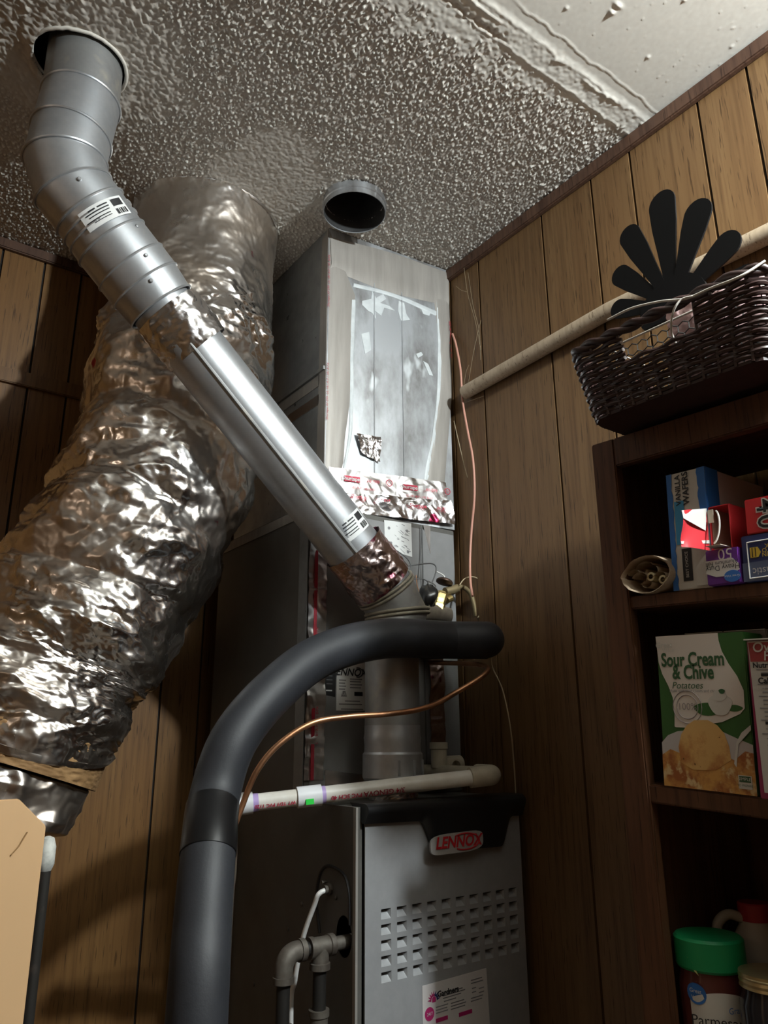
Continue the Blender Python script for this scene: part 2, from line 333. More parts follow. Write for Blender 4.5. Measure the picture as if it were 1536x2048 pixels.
hgt += ridge(y3 + .004, .003, .0016, 14) + ridge(y1 + .012, .002, .0018, 17) * (1 - sm(XX, .72, .82)) + ridge(.69, .003, .0018, 15) * sm(n2, -.2, .6)
gap = np.exp(-((YY - y3 - .002 * n3) / .006) ** 2) * sm(XX, .45, .55) * (1 - sm(XX, .76, .82)); hgt -= .0045 * gap
hgt += .0003 * np.clip(n4 - 2.2, 0, 1) * (1 - pop) * (1 - sm(YY, .6, .7)) * 3
for (u, v), a, b, hh in [((1133, 16), .003, .003, .0022), ((1236, 10), .009, .004, .003), ((1224, 24), .005, .004, .0045), ((1296, 114), .003, .003, .0024), ((1369, 0), .003, .003, .0022), ((1463, 93), .003, .003, .0014), ((1108, 120), .004, .003, .002)]:
    p = at_z(u, v, H); hgt += hh * np.exp(-((XX - p[0]) / a) ** 2 - ((YY - p[1]) / b) ** 2)
dco = np.hypot(XX - COLLAR[0], YY - COLLAR[1])
hgt += .012 * np.exp(-((dfl - .088 - .008 * n2 * .5) / .012) ** 2) * sm(np.cos(ang - 1.9), -.3, .8)
zz = H - hgt
hr_ = lambda a_: .0725 + .013 * np.clip(np.cos(a_ - 3.0), 0, 1) ** 2
hole = (dfl < hr_(ang)) | (dco < CR - .004)
idx = np.arange(sh[0] * sh[1]).reshape(sh); keep = ~(hole[:-1, :-1] | hole[1:, 1:])
q = np.stack([idx[:-1, :-1], idx[1:, :-1], idx[1:, 1:], idx[:-1, 1:]], -1)[keep]
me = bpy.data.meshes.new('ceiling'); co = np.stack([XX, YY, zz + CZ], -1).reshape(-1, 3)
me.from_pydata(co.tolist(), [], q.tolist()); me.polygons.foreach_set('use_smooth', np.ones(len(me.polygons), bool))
at = me.attributes.new('tone', 'FLOAT', 'POINT'); at.data.foreach_set('value', (np.clip(.04 + grain * 1.25, 0, 1) * pop + (1 - pop) * np.clip(.62 - .42 * patch - .36 * patch2 + .08 * n3 * .5 + .25 * np.clip(streak - 1, 0, 1) * patch - .5 * gap, 0, 1)).ravel())  # seam gap is also darkened here, recess shade put into the tone
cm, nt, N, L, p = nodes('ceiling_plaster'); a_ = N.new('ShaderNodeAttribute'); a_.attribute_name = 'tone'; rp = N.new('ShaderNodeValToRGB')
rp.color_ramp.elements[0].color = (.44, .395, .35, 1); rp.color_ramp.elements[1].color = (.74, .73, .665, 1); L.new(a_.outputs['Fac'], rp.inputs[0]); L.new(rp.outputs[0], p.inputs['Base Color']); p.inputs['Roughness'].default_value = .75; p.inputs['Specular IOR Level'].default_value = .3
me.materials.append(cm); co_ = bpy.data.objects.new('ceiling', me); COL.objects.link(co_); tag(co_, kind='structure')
PL = mat('ceiling_plain', (.626, .603, .545), .75)
fl = M()
for a, b in [((X0, Y0), (XR, cy0)), ((X0, cy0), (cx0, YB))]: fl.box((*a, H), (*b, H + .02))
fl.build('ceiling_board', PL, co_)
vo = M()
for (c, R_) in ((FLUE, .14), (COLLAR, .10)):
    vo.box((c[0] - R_, c[1] - R_, H + .25), (c[0] + R_, c[1] + R_, H + .26))
    for sx, sy, ex, ey in ((-R_, -R_, R_, -R_ + .005), (-R_, R_ - .005, R_, R_), (-R_, -R_, -R_ + .005, R_), (R_ - .005, -R_, R_, R_)): vo.box((c[0] + sx, c[1] + sy, H + .004), (c[0] + ex, c[1] + ey, H + .25))
vo.build('ceiling_cavity', DARK, co_)

rg = np.random.default_rng(3); rim_a = np.linspace(0, 2 * math.pi, 90, endpoint=False); rw_ = np.convolve(rg.standard_normal(98), np.ones(9) / 9, 'valid')
M().tube([(FLUE[0] + (hr_(a_) + .003 + .002 * rw_[i]) * math.cos(a_), FLUE[1] + (hr_(a_) + .003 + .002 * rw_[i]) * math.sin(a_), H - .001 - .003 * abs(rw_[i])) for i, a_ in enumerate(rim_a)], .0034, 8, closed=True).build('plaster_rim', PL, co_, smooth=2)
# ------------------------------------------------------------------ galvanised collar in the ceiling
c = thing('duct_collar', 'short open galvanised round collar in the popcorn ceiling, dark inside', 'collar', (COLLAR[0], COLLAR[1], H - .05))
M().lathe((COLLAR[0], COLLAR[1], H), (0, 0, 1), [(.2, CR), (-.012, CR), (-.014, CR + .0022), (-.019, CR + .0022), (-.021, CR), (-.033, CR), (-.033, CR - .0015), (.2, CR - .0015)], 48, caps=False).build('sleeve', GALVP, c, smooth=.6)
M().lathe((COLLAR[0], COLLAR[1], H), (0, 0, 1), [(-.031, CR - .0018), (-.031, CR - .0026), (.15, CR - .0026), (.15, CR - .0018)], 48, caps=False).build('dark_lining', mat('lining_dark', (.03, .03, .03), .7, .2, (.05, .05, .05), 30), c, smooth=.6)  # dark lining added to blacken the shaded inside of the collar
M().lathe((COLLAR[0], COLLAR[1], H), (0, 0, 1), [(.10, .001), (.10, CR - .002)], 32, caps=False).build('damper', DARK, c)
for a in (.15,): M().box((COLLAR[0] + math.cos(a) * (CR + .004) - .004, COLLAR[1] + math.sin(a) * (CR + .004) - .004, H - .026), (COLLAR[0] + math.cos(a) * (CR + .004) + .004, COLLAR[1] + math.sin(a) * (CR + .004) + .004, H - .001)).build('strap_tab', CARDB, c)
# ------------------------------------------------------------------ flue pipe
Yf = 1.21
fp = thing('flue_pipe', 'galvanised flue pipe running diagonally from the furnace top up through the ceiling', 'pipe', (.90, Yf + .005, -.112))
P5 = lambda u, v: at_y(u, v, Yf)
def seg(pts, r, name='pipe_section', m=GALV, seg_=40): return M().tube(pts, r, seg_, caps=False).build(name, m, fp, smooth=.5)
def mitre(P, R, names, mats, sg=44):
    P = [np.array(p_, float) for p_ in P]; n_ = len(P); rings = []; ref = np.array((0, 1., 0))
    for i in range(n_):
        t0 = _n(P[i] - P[i - 1]) if i else _n(P[1] - P[0]); t1 = _n(P[i + 1] - P[i]) if i < n_ - 1 else t0
        b_ = _n(t0 + t1); k_ = 1 / max(.5, b_ @ t1); A_ = _n(np.cross(ref, b_)); rings.append((P[i], A_ * k_, ref - b_ * (ref @ b_)))
    for i in range(n_ - 1):
        V_ = []
        for c_, A_, B_ in rings[i:i + 2]: V_ += [c_ + R[i] * (math.cos(a_) * A_ + math.sin(a_) * B_) for a_ in np.linspace(0, 2 * math.pi, sg, endpoint=False)]
        M().add(V_, [(k, (k + 1) % sg, sg + (k + 1) % sg, sg + k) for k in range(sg)]).build(names[i], mats[i], fp, smooth=.6)
    return rings
top = np.array((.195, Yf, H + .1)); e = [P5(162, 205), P5(143, 275), P5(131, 325), P5(147, 382), P5(180, 425), P5(224, 487), P5(262, 535), P5(291, 572), P5(322, 613)]
mitre([top] + e[:7], [.066, .0668, .0668, .0668, .0668, .0668, .0675], ['riser', 'elbow_gore', 'elbow_gore', 'elbow_gore', 'elbow_gore', 'pipe_section', 'pipe_section'], [GALVD] + [GALV] * 6)
seg([e[6], e[7]], .0685, 'reducer'); seg([e[7], e[8]], [.0675, .064], 'reducer')
def ringat(p, t, r, wd=.0028, m=GALV, name='seam_ring'): return M().lathe(p, t, [(-wd, r), (-wd * .5, r + .0028), (wd * .5, r + .0028), (wd, r)], 40, caps=False).build(name, m, fp, smooth=.8)
for i in range(len(e)):
    ta, tb_ = (_n(e[i] - (e[i - 1] if i else top)), _n(e[i + 1] - e[i]) if i < len(e) - 1 else _n(e[i] - e[i - 1]))
    bi_ = _n(ta + tb_); k_ = 1 / (bi_ @ tb_); A_ = _n(np.cross((0, 1., 0), bi_)); r_ = .0682 if i < 8 else .0645
    M().tube([e[i] + r_ * (math.cos(a_) * A_ * k_ + math.sin(a_) * np.array((0, 1., 0))) for a_ in np.linspace(0, 2 * math.pi, 48, endpoint=False)], .0024, 6, closed=True).build('seam_ring', GALV, fp, smooth=1)
for f_ in (.35, .62): ringat(e[4] * (1 - f_) + e[5] * f_, e[5] - e[4], .067)
s0, s1 = P5(322, 613), P5(772, 1180)
dv = _n(s1 - s0)
seg([s0, s1 + dv * .01], .0575, 'straight_pipe')
# the standing lock seam along the underside of the straight length
upn = _n(np.cross(dv, (0, 1., 0))); sdn = _n(-upn * np.sign(upn[2]) * .55 + np.array((0, -1., 0)) * .83)
M().tube([s0 + dv * .088 + sdn * .0575, s1 - dv * .06 + sdn * .0575], .0035, 8).build('lock_seam', GALVD, fp, smooth=.6)
def wrapband(a, b, r, m, name, sc, seed, amp=.002):
    L_ = np.linalg.norm(b - a); nv = max(12, int(L_ / .0016)); nu = 150
    d = folds((nv, nu), L_, 2 * math.pi * r, seed, (sc * .3, sc * 1.2), 6, .10); d = d - np.percentile(d, 12)
    return skin([a + (b - a) * k / (nv - 1) for k in range(nv)], [r] * nv, nu, d).build(name, m, fp, smooth=1.2)
wrapband(P5(332, 622), P5(398, 700), .0625, FOILT, 'foil_tape', .05, 21, .0016)
wrapband(P5(706, 1093), P5(765, 1170), .0625, FOILK, 'foil_tape', .035, 22, .0016)
lowc = np.array((.898, Yf + .005, -.112))
g = [s1, P5(795, 1228), np.array((.898, Yf + .004, .195)), lowc + (0, 0, .27)]
mitre(g, [.059, .059, .0585], ['elbow_gore'] * 3, [GALVD] * 3)
DUSTB = mat('dusty_metal_bead', (.30, .27, .21), .6, .3, (.20, .18, .14), 40, 4)
for i in (0, 1, 2):
    ta, tb_ = _n(g[i] - (g[i - 1] if i else s0)), _n(g[i + 1] - g[i]); bi_ = _n(ta + tb_); k_ = 1 / (bi_ @ tb_); A_ = _n(np.cross((0, 1., 0), bi_))
    for off_ in ((-.004, .004) if i < 2 else (0,)): M().tube([g[i] + bi_ * off_ + .0605 * (math.cos(a_) * A_ * k_ + math.sin(a_) * np.array((0, 1., 0))) for a_ in np.linspace(0, 2 * math.pi, 48, endpoint=False)], .0036, 7, closed=True).build('seam_ring', DUSTB, fp, smooth=1)
seg([lowc + (0, 0, .28), lowc + (0, 0, .09)], .0535, 'lower_pipe', GALVD)
M().lathe(lowc, (0, 0, 1), [(.035, .0545), (.04, .0575), (.082, .0575), (.086, .0545), (.10, .054), (.112, .0555), (.12, .054), (.135, .054)], 40, caps=False).build('clamp_collar', GALV, fp, smooth=.5)
for k in range(3):
    a = -2.0 + k * .55; q_ = lowc + np.array((math.cos(a) * .058, math.sin(a) * .058, .058)); M().obox(q_ - np.array((.002, .002, .014)), (.004, 0, 0), (0, .004, 0), (0, 0, .028)).build('clip', GALVP, fp)
wrapband(lowc + (0, 0, .002), lowc + (0, 0, .04), .046, FOILT, 'foil_tape', .03, 23, .0014)
# print stickers wrapped on the pipe
def pipe_sticker(a, b, r, ang0, ang1, inkrows):
    t = _n(b - a); out = _n(-np.array(a + b) / 2); out = _n(out - t * (out @ t)); sd = np.cross(t, out)
    def pt(s, th, k=.0012): return a + (b - a) * s + (r + k) * (math.cos(th) * out + math.sin(th) * sd)
    A = np.array([[pt(s, th) for th in np.linspace(ang0, ang1, 16)] for s in (0, 1)]); o = M().grid(A).build('sticker', PAPER, fp, smooth=1)
    for s0_, s1_, f0, f1 in inkrows:
        M().grid(np.array([[pt(s, ang0 + (ang1 - ang0) * th, .0018) for th in np.linspace(f0, f1, 8)] for s in (s0_, s1_)])).build('print', INK, o)
INKR = [(.12, .48, .06, .3), (.62, .9, .05, .09), (.62, .9, .11, .13), (.62, .9, .15, .19), (.62, .9, .21, .23), (.62, .9, .25, .3), (.15, .22, .38, .6), (.15, .22, .65, .8), (.3, .36, .38, .9), (.45, .5, .4, .85), (.62, .67, .42, .95), (.75, .79, .42, .8)]
pipe_sticker(P5(192, 440), P5(216, 474), .0690, -.95, .30, INKR)
pipe_sticker(P5(668, 1042), P5(692, 1076), .0577, -1.05, .10, INKR)
for u, v in [(157, 250), (230, 470), (246, 508), (322, 557), (345, 575), (300, 470), (205, 470), (357, 610)]:
    pass
for (cc, t, r, k) in [(e[6], e[7] - e[6], .0685, -.5), (e[7], e[8] - e[7], .067, -.2), (e[3], e[4] - e[3], .0675, -.3), (e[5], e[6] - e[5], .067, -.9), (g[1], g[2] - g[1], .059, .3), (g[0] * .4 + g[1] * .6, g[1] - g[0], .059, .5)]:
    t = _n(t); out = _n(-cc); out = _n(out - t * (out @ t)); sd = np.cross(t, out); nn = math.cos(k) * out + math.sin(k) * sd
    M().lathe(cc + t * .012 + nn * (r - .001), nn, [(0, .0035), (.003, .0035), (.0042, .002)], 10).build('screw', GALVP, fp, smooth=.6)

# ------------------------------------------------------------------ big foil-wrapped duct
fd = thing('foil_duct', 'large crinkled silver foil wrapped duct bending down to the left from the ceiling', 'duct', (.3, 1.35, -.25))
tp = at_z(410, 455, H)
dp = [np.r_[tp, .177], np.r_[at_d(394, 600, 1.77), .174], np.r_[at_d(368, 720, 1.70), .190], np.r_[at_d(336, 880, 1.615), .190], np.r_[at_d(283, 1040, 1.535), .192], np.r_[at_d(195, 1190, 1.455), .187], np.r_[at_d(100, 1327, 1.38), .178], np.r_[at_d(48, 1440, 1.32), .170], np.r_[at_d(36, 1466, 1.31), .167]]
cp = cat([q_ for q_ in dp], 56); nv = len(cp); nu = 420
cell = (.0042, 2 * math.pi * .18 / nu)
D = folds((nv, nu), .0042 * nv, 2 * math.pi * .18, 31, (.07, .30), 7, .105) + folds((nv, nu), .0042 * nv, 2 * math.pi * .18, 33, (.016, .055), 7, .10) * (.6 + .4 * np.linspace(0, 1, nv)[:, None]) * (1 + 1.6 * (np.linspace(0, 1, nv)[:, None] < .25))
t_ = np.linspace(0, 1, nv)[:, None]; th = np.linspace(0, 2 * math.pi, nu, endpoint=False)[None, :]
amp = (.30 + .70 * sm(t_, .10, .3)) * (1 - .7 * sm(t_, .90, .97))
pinches = -.010 * np.exp(-((t_ - .50 - .012 * np.sin(th * 2)) / .012) ** 2) - .008 * np.exp(-((t_ - .385 - .02 * np.cos(th)) / .01) ** 2) - .009 * np.exp(-((t_ - .62 + .02 * np.cos(th)) / .012) ** 2)
D = D * amp + pinches
skin([q_[:3] for q_ in cp][:-11], [q_[3] for q_ in cp][:-11], nu, D[:-11]).build('foil_sleeve', FOIL, fd, smooth=1.4)
nv2 = 14; dd = crumple((nv2, 240), (.002, .005), .03, 40) * .0015
M().lathe((tp[0], tp[1], H), (0, 0, 1), [(-.006, .1745), (-.003, .1765), (-.001, .1775)], 64, caps=False).build('top_flange', FOILC, fd, smooth=1)
ax = _n(dp[8][:3] - dp[7][:3]); c0 = dp[8][:3]
Lc = .075; nvb = 60
skin([c0 - ax * .02 + ax * (Lc * k / nvb) for k in range(nvb + 1)], [.161] * (nvb + 1), 200, crumple((nvb + 1, 200), (.0013, .005), .03, 44) * .0012).build('cardboard_band', CARDB, fd, smooth=1.2)
c1 = c0 + ax * .044 + np.array((-.006, 0, 0))
skin(cat([c1, c1 + ax * .03, c1 + ax * .065, c1 + ax * .10], 24), np.concatenate([.105 + .047 * np.sin(np.linspace(0, 1.57, 12)), np.full(49, .152), .152 - .05 * (1 - np.cos(np.linspace(0, 1.57, 12)))]), 260, folds((73, 260), .1, 1.0, 47, (.03, .15), 6, .16)).build('foil_boot', FOIL, fd, smooth=1.3)
M().tube([c1 + ax * .085, c1 + ax * .6], .085, 28).build('boot_neck', GALVD, fd, smooth=.6)

# ------------------------------------------------------------------ plenum
px0, px1, py0, py1, pz0, pz1 = .812, 1.155, 1.34, 1.80, .4765, H - .002
pl = thing('supply_plenum', 'tall square galvanised plenum box taped at its edges, against the ceiling', 'plenum', ((px0 + px1) / 2, (py0 + py1) / 2, pz0))
px0 = .810
def ypl(x): return 1.341 - .0997 * (x - .81)
def at_pl(u, v, k=0.): r = ray(u, v); p_ = r * (1.42176 / (r[1] + .0997 * r[0])); return p_ - np.array((0, k, 0))
px1 = 1.157
M().prism([(px0, ypl(px0) + .002, pz0), (px1, ypl(px1) + .002, pz0), (px1, py1, pz0), (px0, py1, pz0)], (0, 0, pz1 - pz0)).build('casing', GALVS, pl)
FX = lambda u, v: at_pl(u, v)
def pan(name, uv, m, dep=.002, k=0.): return M().prism([at_pl(u, v, k) for u, v in uv], (0, -dep, 0)).build(name, m, pl)
M().prism([(px0 + .001, ypl(px0), pz0), (px1 - .001, ypl(px1), pz0), (px1 - .001, ypl(px1), pz1), (px0 + .001, ypl(px0), pz1)], (0, .002, 0)).build('front_sheet', GALVP, pl)
for u in (748, 803):
    a = FX(u, 600); M().box((a[0] - .0012, a[1] - .0018, pz0 + .06), (a[0] + .0012, a[1] - .0002, pz1 - .08)).build('crease', GALVP, pl)
def strip(name, pts0, pts1, m, seed, wob=.004, d=.0016):
    """a tape strip lying on the front sheet between two edge polylines (pixel pairs), with a wavy edge"""
    A = np.array(cat([at_pl(*p_) for p_ in pts0], 8)); B = np.array(cat([at_pl(*p_) for p_ in pts1], 8)); n = len(A); nw = 7; A[:, 0] = np.minimum(A[:, 0], 1.163)
    rg = np.random.default_rng(seed); wb_ = np.convolve(rg.standard_normal(n + 8), np.ones(9) / 3, 'valid')[:n] * wob
    G = np.array([[A[i] * (1 - k / (nw - 1)) + (B[i]) * (k / (nw - 1)) + np.array((wb_[i] * (k == nw - 1), 0, 0)) for k in range(nw)] for i in range(n)])
    G[:, :, 1] = ypl(G[:, :, 0]) - .0004; G[:, 1:-1, 1] -= d + np.abs(rg.standard_normal((n, nw - 2))) * .0004
    return M().grid(G).build(name, m, pl, smooth=1)
strip('tape_strip', [(659, 462), (656, 700), (650, 938)], [(708, 590), (702, 780), (683, 945)], DTAPE, 1)
strip('tape_strip', [(896, 560), (908, 700), (889, 968)], [(866, 580), (878, 760), (848, 962)], DTAPE, 2)
strip('tape_strip', [(660, 474), (780, 505), (896, 546)], [(662, 540), (780, 585), (897, 612)], DTAPE, 3, wob=.002, d=.0024)
SEAL = mat('grey_sealant', (.62, .655, .66), .55, .1, (.50, .53, .54), 30, 4)
strip('sealant_line', [(702, 600), (699, 700), (698, 850), (685, 940)], [(711, 600), (708, 700), (706, 850), (690, 940)], SEAL, 5, wob=.001, d=.0012)
strip('sealant_line', [(880, 610), (883, 760), (868, 900), (858, 960)], [(871, 600), (874, 760), (858, 900), (848, 960)], SEAL, 6, wob=.0016, d=.0012)
strip('sealant_line', [(706, 566), (790, 588), (872, 622)], [(706, 574), (790, 596), (872, 632)], SEAL, 7, wob=.001, d=.0012)
for k_, uv in enumerate(([(724, 602), (742, 598), (744, 582), (752, 596), (766, 588), (772, 598), (760, 606), (778, 612), (790, 622), (768, 616), (762, 632), (750, 622), (752, 640), (744, 626), (736, 622), (724, 610)], [(797, 602), (808, 606), (812, 628), (820, 640), (802, 642), (796, 622)], [(722, 668), (738, 664), (742, 700), (730, 708)], [(832, 708), (842, 704), (846, 710), (836, 716)], [(846, 722), (856, 728), (866, 752), (858, 750)], [(842, 618), (864, 620), (858, 632), (846, 628)])): pan('sealant_smear', uv, SEAL, .0008)
# left side tapes, along the joints
def side(name, yz, m, x=px0, d=.0016, parent=None): return M().prism([(x, y, z) for y, z in yz], (-d, 0, 0)).build(name, m, parent or pl)
zs = at_x(650, 742, px0)[2]
side('tape_strip', [(py0 + .03, zs), (py1 - .03, zs), (py1 - .03, zs - .028), (py0 + .03, zs - .028)], DTAPE)
side('joint_rib', [(py0 + .004, zs + .012), (py1, zs + .012), (py1, zs + .003), (py0 + .004, zs + .003)], GALVD, d=.006)
side('tape_strip', [(py0 + .001, pz1 - .002), (py0 + .030, pz1 - .02), (py0 + .034, pz0), (py0 + .001, pz0)], DTAPE)
side('tape_strip', [(py0 + .03, zs - .05), (py1 - .05, zs - .05), (py1 - .05, zs - .075), (py0 + .03, zs - .075)], FOILC)
# crinkled foil tape over the lower joint
def foilpatch(name, quad, m, nx, nz, seed, amp, y, parent, sc=.03):
    a, b, c_, d_ = [(at_y(*q_, y) if parent is not pl else at_pl(*q_, .002 + py0 - y)) for q_ in quad]; w_ = np.linalg.norm(b - a); h_ = np.linalg.norm(d_ - a)
    s = np.linspace(0, 1, nx)[None, :, None]; t = np.linspace(0, 1, nz)[:, None, None]
    G = (a * (1 - s) + b * s) * (1 - t) + (d_ * (1 - s) + c_ * s) * t
    D_ = folds((nz, nx), h_, w_, seed, (sc * .4, sc * 1.6), 5, amp); D_ -= D_.min(); G[:, :, 1] -= .0006 + D_; G[:, :, 0] = np.minimum(G[:, :, 0], 1.166)
    return M().grid(G).build(name, m, parent, smooth=1.3)
f1 = foilpatch('foil_tape', [(655, 935), (889, 966), (892, 1008), (658, 990)], FOILC, 130, 40, 51, .05, py0 - .002, pl, .06)
f2 = foilpatch('foil_tape', [(655, 985), (894, 1004), (904, 1051), (655, 1022)], FOILT, 130, 40, 52, .12, py0 - .006, pl, .05)
foilpatch('foil_patch', [(708, 868), (758, 876), (756, 926), (720, 908)], FOILT, 40, 40, 53, .22, py0 - .002, pl, .02)
XD, ZD = (1, 0, 0), (0, 0, 1)
TX = _n(at_pl(889, 966) - at_pl(655, 935)); TZ = _n(np.cross(_n(np.array((-.0997, -1, 0))), TX))
TZ = TZ if TZ[2] > 0 else -TZ
def fpx(u, v, k=.011): return at_pl(u, v, k)
for (u, v) in ((700, 960), (816, 977)):
    a = fpx(u, v, .0085); M().obox(a - TX * .020 - TZ * .0065, TX * .040, TZ * .013, (0, -.0008, 0)).build('logo_block', RED, f1)
    text('Shurtape', .0125, fpx(u - 3, v, .0100), TX, TZ, PAPER, f1, bold=.0002)
    text('AF 099', .0115, fpx(u + 42, v + 6, .0095), TX, TZ, RED, f1); text('UL 181 A-P / 181 B-FX', .008, fpx(u + 18, v + 19, .0095), TX, TZ, RED, f1)
    M().tube([fpx(u + 74, v + 8, .0095) + TX * .0075 * math.cos(a_) + TZ * .0075 * math.sin(a_) for a_ in np.linspace(0, 6.28, 17)[:-1]], .0009, 5, closed=True).build('mark_ring', RED, f1)
    text('UL', .007, fpx(u + 74, v + 8, .0095), TX, TZ, RED, f1)
    text('Shurtape', .013, fpx(u + 12, v + 38, .016), TX, TZ, RED, f2, bold=.0002); text('AF 099', .011, fpx(u + 60, v + 44, .016), TX, TZ, RED, f2)
vert_txt = 'Shurtape AF 099  UL 181 A-P / 181 B-FX   '
text(vert_txt, .0085, fpx(656, 560, .004), ZD, (-1, 0, 0), REDD, pl); text(vert_txt, .0085, fpx(653, 780, .004), ZD, (-1, 0, 0), REDD, pl)
text('UL 181   Shurtape AF 099', .010, fpx(899, 680, .004), ZD, (-1, 0, 0), REDD, pl)

# ------------------------------------------------------------------ coil cabinet
ox0, ox1, oy0, oy1, oz0, oz1 = .757, 1.157, 1.31, 1.76, -.112, .475
cc = thing('coil_cabinet', 'grey steel evaporator coil cabinet between the furnace and the plenum', 'cabinet', ((ox0 + ox1) / 2, (oy0 + oy1) / 2, oz0))
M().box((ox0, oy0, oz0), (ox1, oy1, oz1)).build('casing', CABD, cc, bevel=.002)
CP = lambda u, v, k=0.: at_y(u, v, oy0 - k)
sx = CP(843, 1100)[0]
M().box((ox0 + .012, oy0 - .003, oz0 + .02), (sx - .0012, oy0, oz1 - .012)).build('door', CABG, cc, bevel=.001)
M().box((sx + .0012, oy0 - .003, oz0 + .02), (ox1 - .004, oy0, oz1 - .012)).build('side_panel', CABG, cc, bevel=.001)
def cstrip(name, u0, u1, v0, v1, m, seed, amp=.0008):
    a, b = CP(u0, 1300, .003), CP(u1, 1300, .003); z0, z1 = CP((u0 + u1) / 2, v1)[2], CP((u0 + u1) / 2, v0)[2]; nz = 220; nx = 22
    X_, Z_ = np.meshgrid(np.linspace(a[0], b[0], nx), np.linspace(z0, z1, nz)); D_ = folds((nz, nx), z1 - z0, b[0] - a[0], seed, (.025, .09), 5, .10); D_ -= D_.min()
    return M().grid(np.stack([X_, np.full_like(X_, oy0 - .0036) - D_, Z_], -1)).build(name, m, cc, smooth=1.2)
t1 = cstrip('foil_tape', 613, 650, 1010, 1560, FOILC, 61)
a = CP(626, 1300); 
for v0, v1 in ((1040, 1340), (1380, 1560)): M().box((a[0] - .004, oy0 - .0078, CP(626, v1)[2]), (a[0] + .003, oy0 - .007, CP(626, v0)[2])).build('red_band', REDD, t1)
for v in (1150, 1290, 1450): text('UL 181 A-P / 181 B-FX', .0075, CP(634, v, .008), ZD, (-1, 0, 0), RED, t1)
cstrip('foil_tape', 856, 884, 1210, 1500, FOILK, 62)
M().prism([CP(u, v, .003) for u, v in [(650, 1540), (760, 1553), (760, 1575), (650, 1570)]], (0, -.001, 0)).build('foil_tape', FOILC, cc)
# side tapes on the cabinet's left side
side('corner_tape', [(oy0, oz1), (oy0 + .035, oz1), (oy0 + .035, oz0), (oy0, oz0)], GALVS, x=ox0, parent=cc)
zt = at_x(560, 1035, ox0)[2]
side('edge_strip', [(oy0 + .03, oz1 - .004), (oy1, oz1 - .004), (oy1, oz1 - .026), (oy0 + .03, oz1 - .026)], DTAPE, x=ox0, parent=cc)
# printed labels on the front
def label_plate(parent, uv, m=PAPER, y=oy0 - .003, d=.0007): return M().prism([at_y(u, v, y) for u, v in uv], (0, -d, 0)).build('sticker', m, parent)
s_ = label_plate(cc, [(768, 1040), (822, 1047), (824, 1114), (770, 1098)])
rg = np.random.default_rng(5)
for k in range(26):
    u, v = rg.uniform(773, 816), rg.uniform(1048, 1100); dx, dz = rg.uniform(.004, .014), rg.uniform(.0012, .003); q_ = at_y(u, v, oy0 - .0038)
    M().obox(q_, np.array((dx, 0, -dx * rg.uniform(.1, .7))), (0, -.0003, 0), (0, 0, -dz * .6)).build('diagram_line', GINK, s_)
for u, v in ((778, 1056), (814, 1062), (782, 1086), (816, 1104)):
    q_ = at_y(u, v, oy0 - .0039); M().lathe(q_, (0, -1, 0), [(0, .0035), (.0003, .0035)], 14).build('diagram_ring', GINK, s_)
M().prism([CP(u, v, .003) for u, v in [(846, 1050), (860, 1052), (860, 1107)]], (0, -.0012, 0)).build('foil_scrap', FOILC, cc)
s_ = label_plate(cc, [(674, 1320), (760, 1328), (760, 1422), (672, 1421)])
text('LENNOX', .021, at_y(698, 1345, oy0 - .0042), XD, ZD, INK, s_, shear=.25, bold=.0004)
M().tube([at_y(716, 1345, oy0 - .0045) + np.array((.011 * math.cos(a_), 0, .0095 * math.sin(a_))) for a_ in np.linspace(-1.9, 1.9, 14)], .001, 5).build('logo_ring', INK, s_)
for k, (v, u0, u1) in enumerate([(1360, 678, 692), (1366, 678, 690), (1372, 678, 692), (1378, 678, 690), (1358, 700, 724), (1363, 700, 722), (1369, 700, 724), (1375, 700, 722), (1408, 678, 724), (1402, 690, 720), (1418, 682, 726)]):
    q0, q1 = at_y(u0, v, oy0 - .0038), at_y(u1, v, oy0 - .0038); M().box((q0[0], oy0 - .004, q0[2] - .0011), (q1[0], oy0 - .0037, q0[2] + .0011)).build('print_line', GINK, s_)
q0 = at_y(688, 1388, oy0 - .004); M().prism([q0 + np.array(k) for k in ((-.007, 0, -.005), (.007, 0, -.005), (.003, 0, .006), (-.003, 0, .006))], (0, -.0003, 0)).build('mark', GINK, s_); text('UL', .008, q0 + (0, -.0006, 0), XD, ZD, PAPER, s_)
q0 = at_y(717, 1388, oy0 - .004); M().box((q0[0] - .010, oy0 - .0043, q0[2] - .004), (q0[0] + .010, oy0 - .0038, q0[2] + .004)).build('print_block', INK, s_)
s_ = label_plate(cc, [(650, 1340), (672, 1343), (670, 1394), (649, 1390)], INK)
for v in (1352, 1360, 1368): q0 = at_y(653, v, oy0 - .004); M().box((q0[0], oy0 - .0042, q0[2]), (q0[0] + .014, oy0 - .0038, q0[2] + .0012)).build('print_line', GINK, s_)
q0 = at_y(652, 1382, oy0 - .004); M().box((q0[0], oy0 - .0042, q0[2]), (q0[0] + .014, oy0 - .0038, q0[2] + .0025)).build('print_line', PAPER, s_)

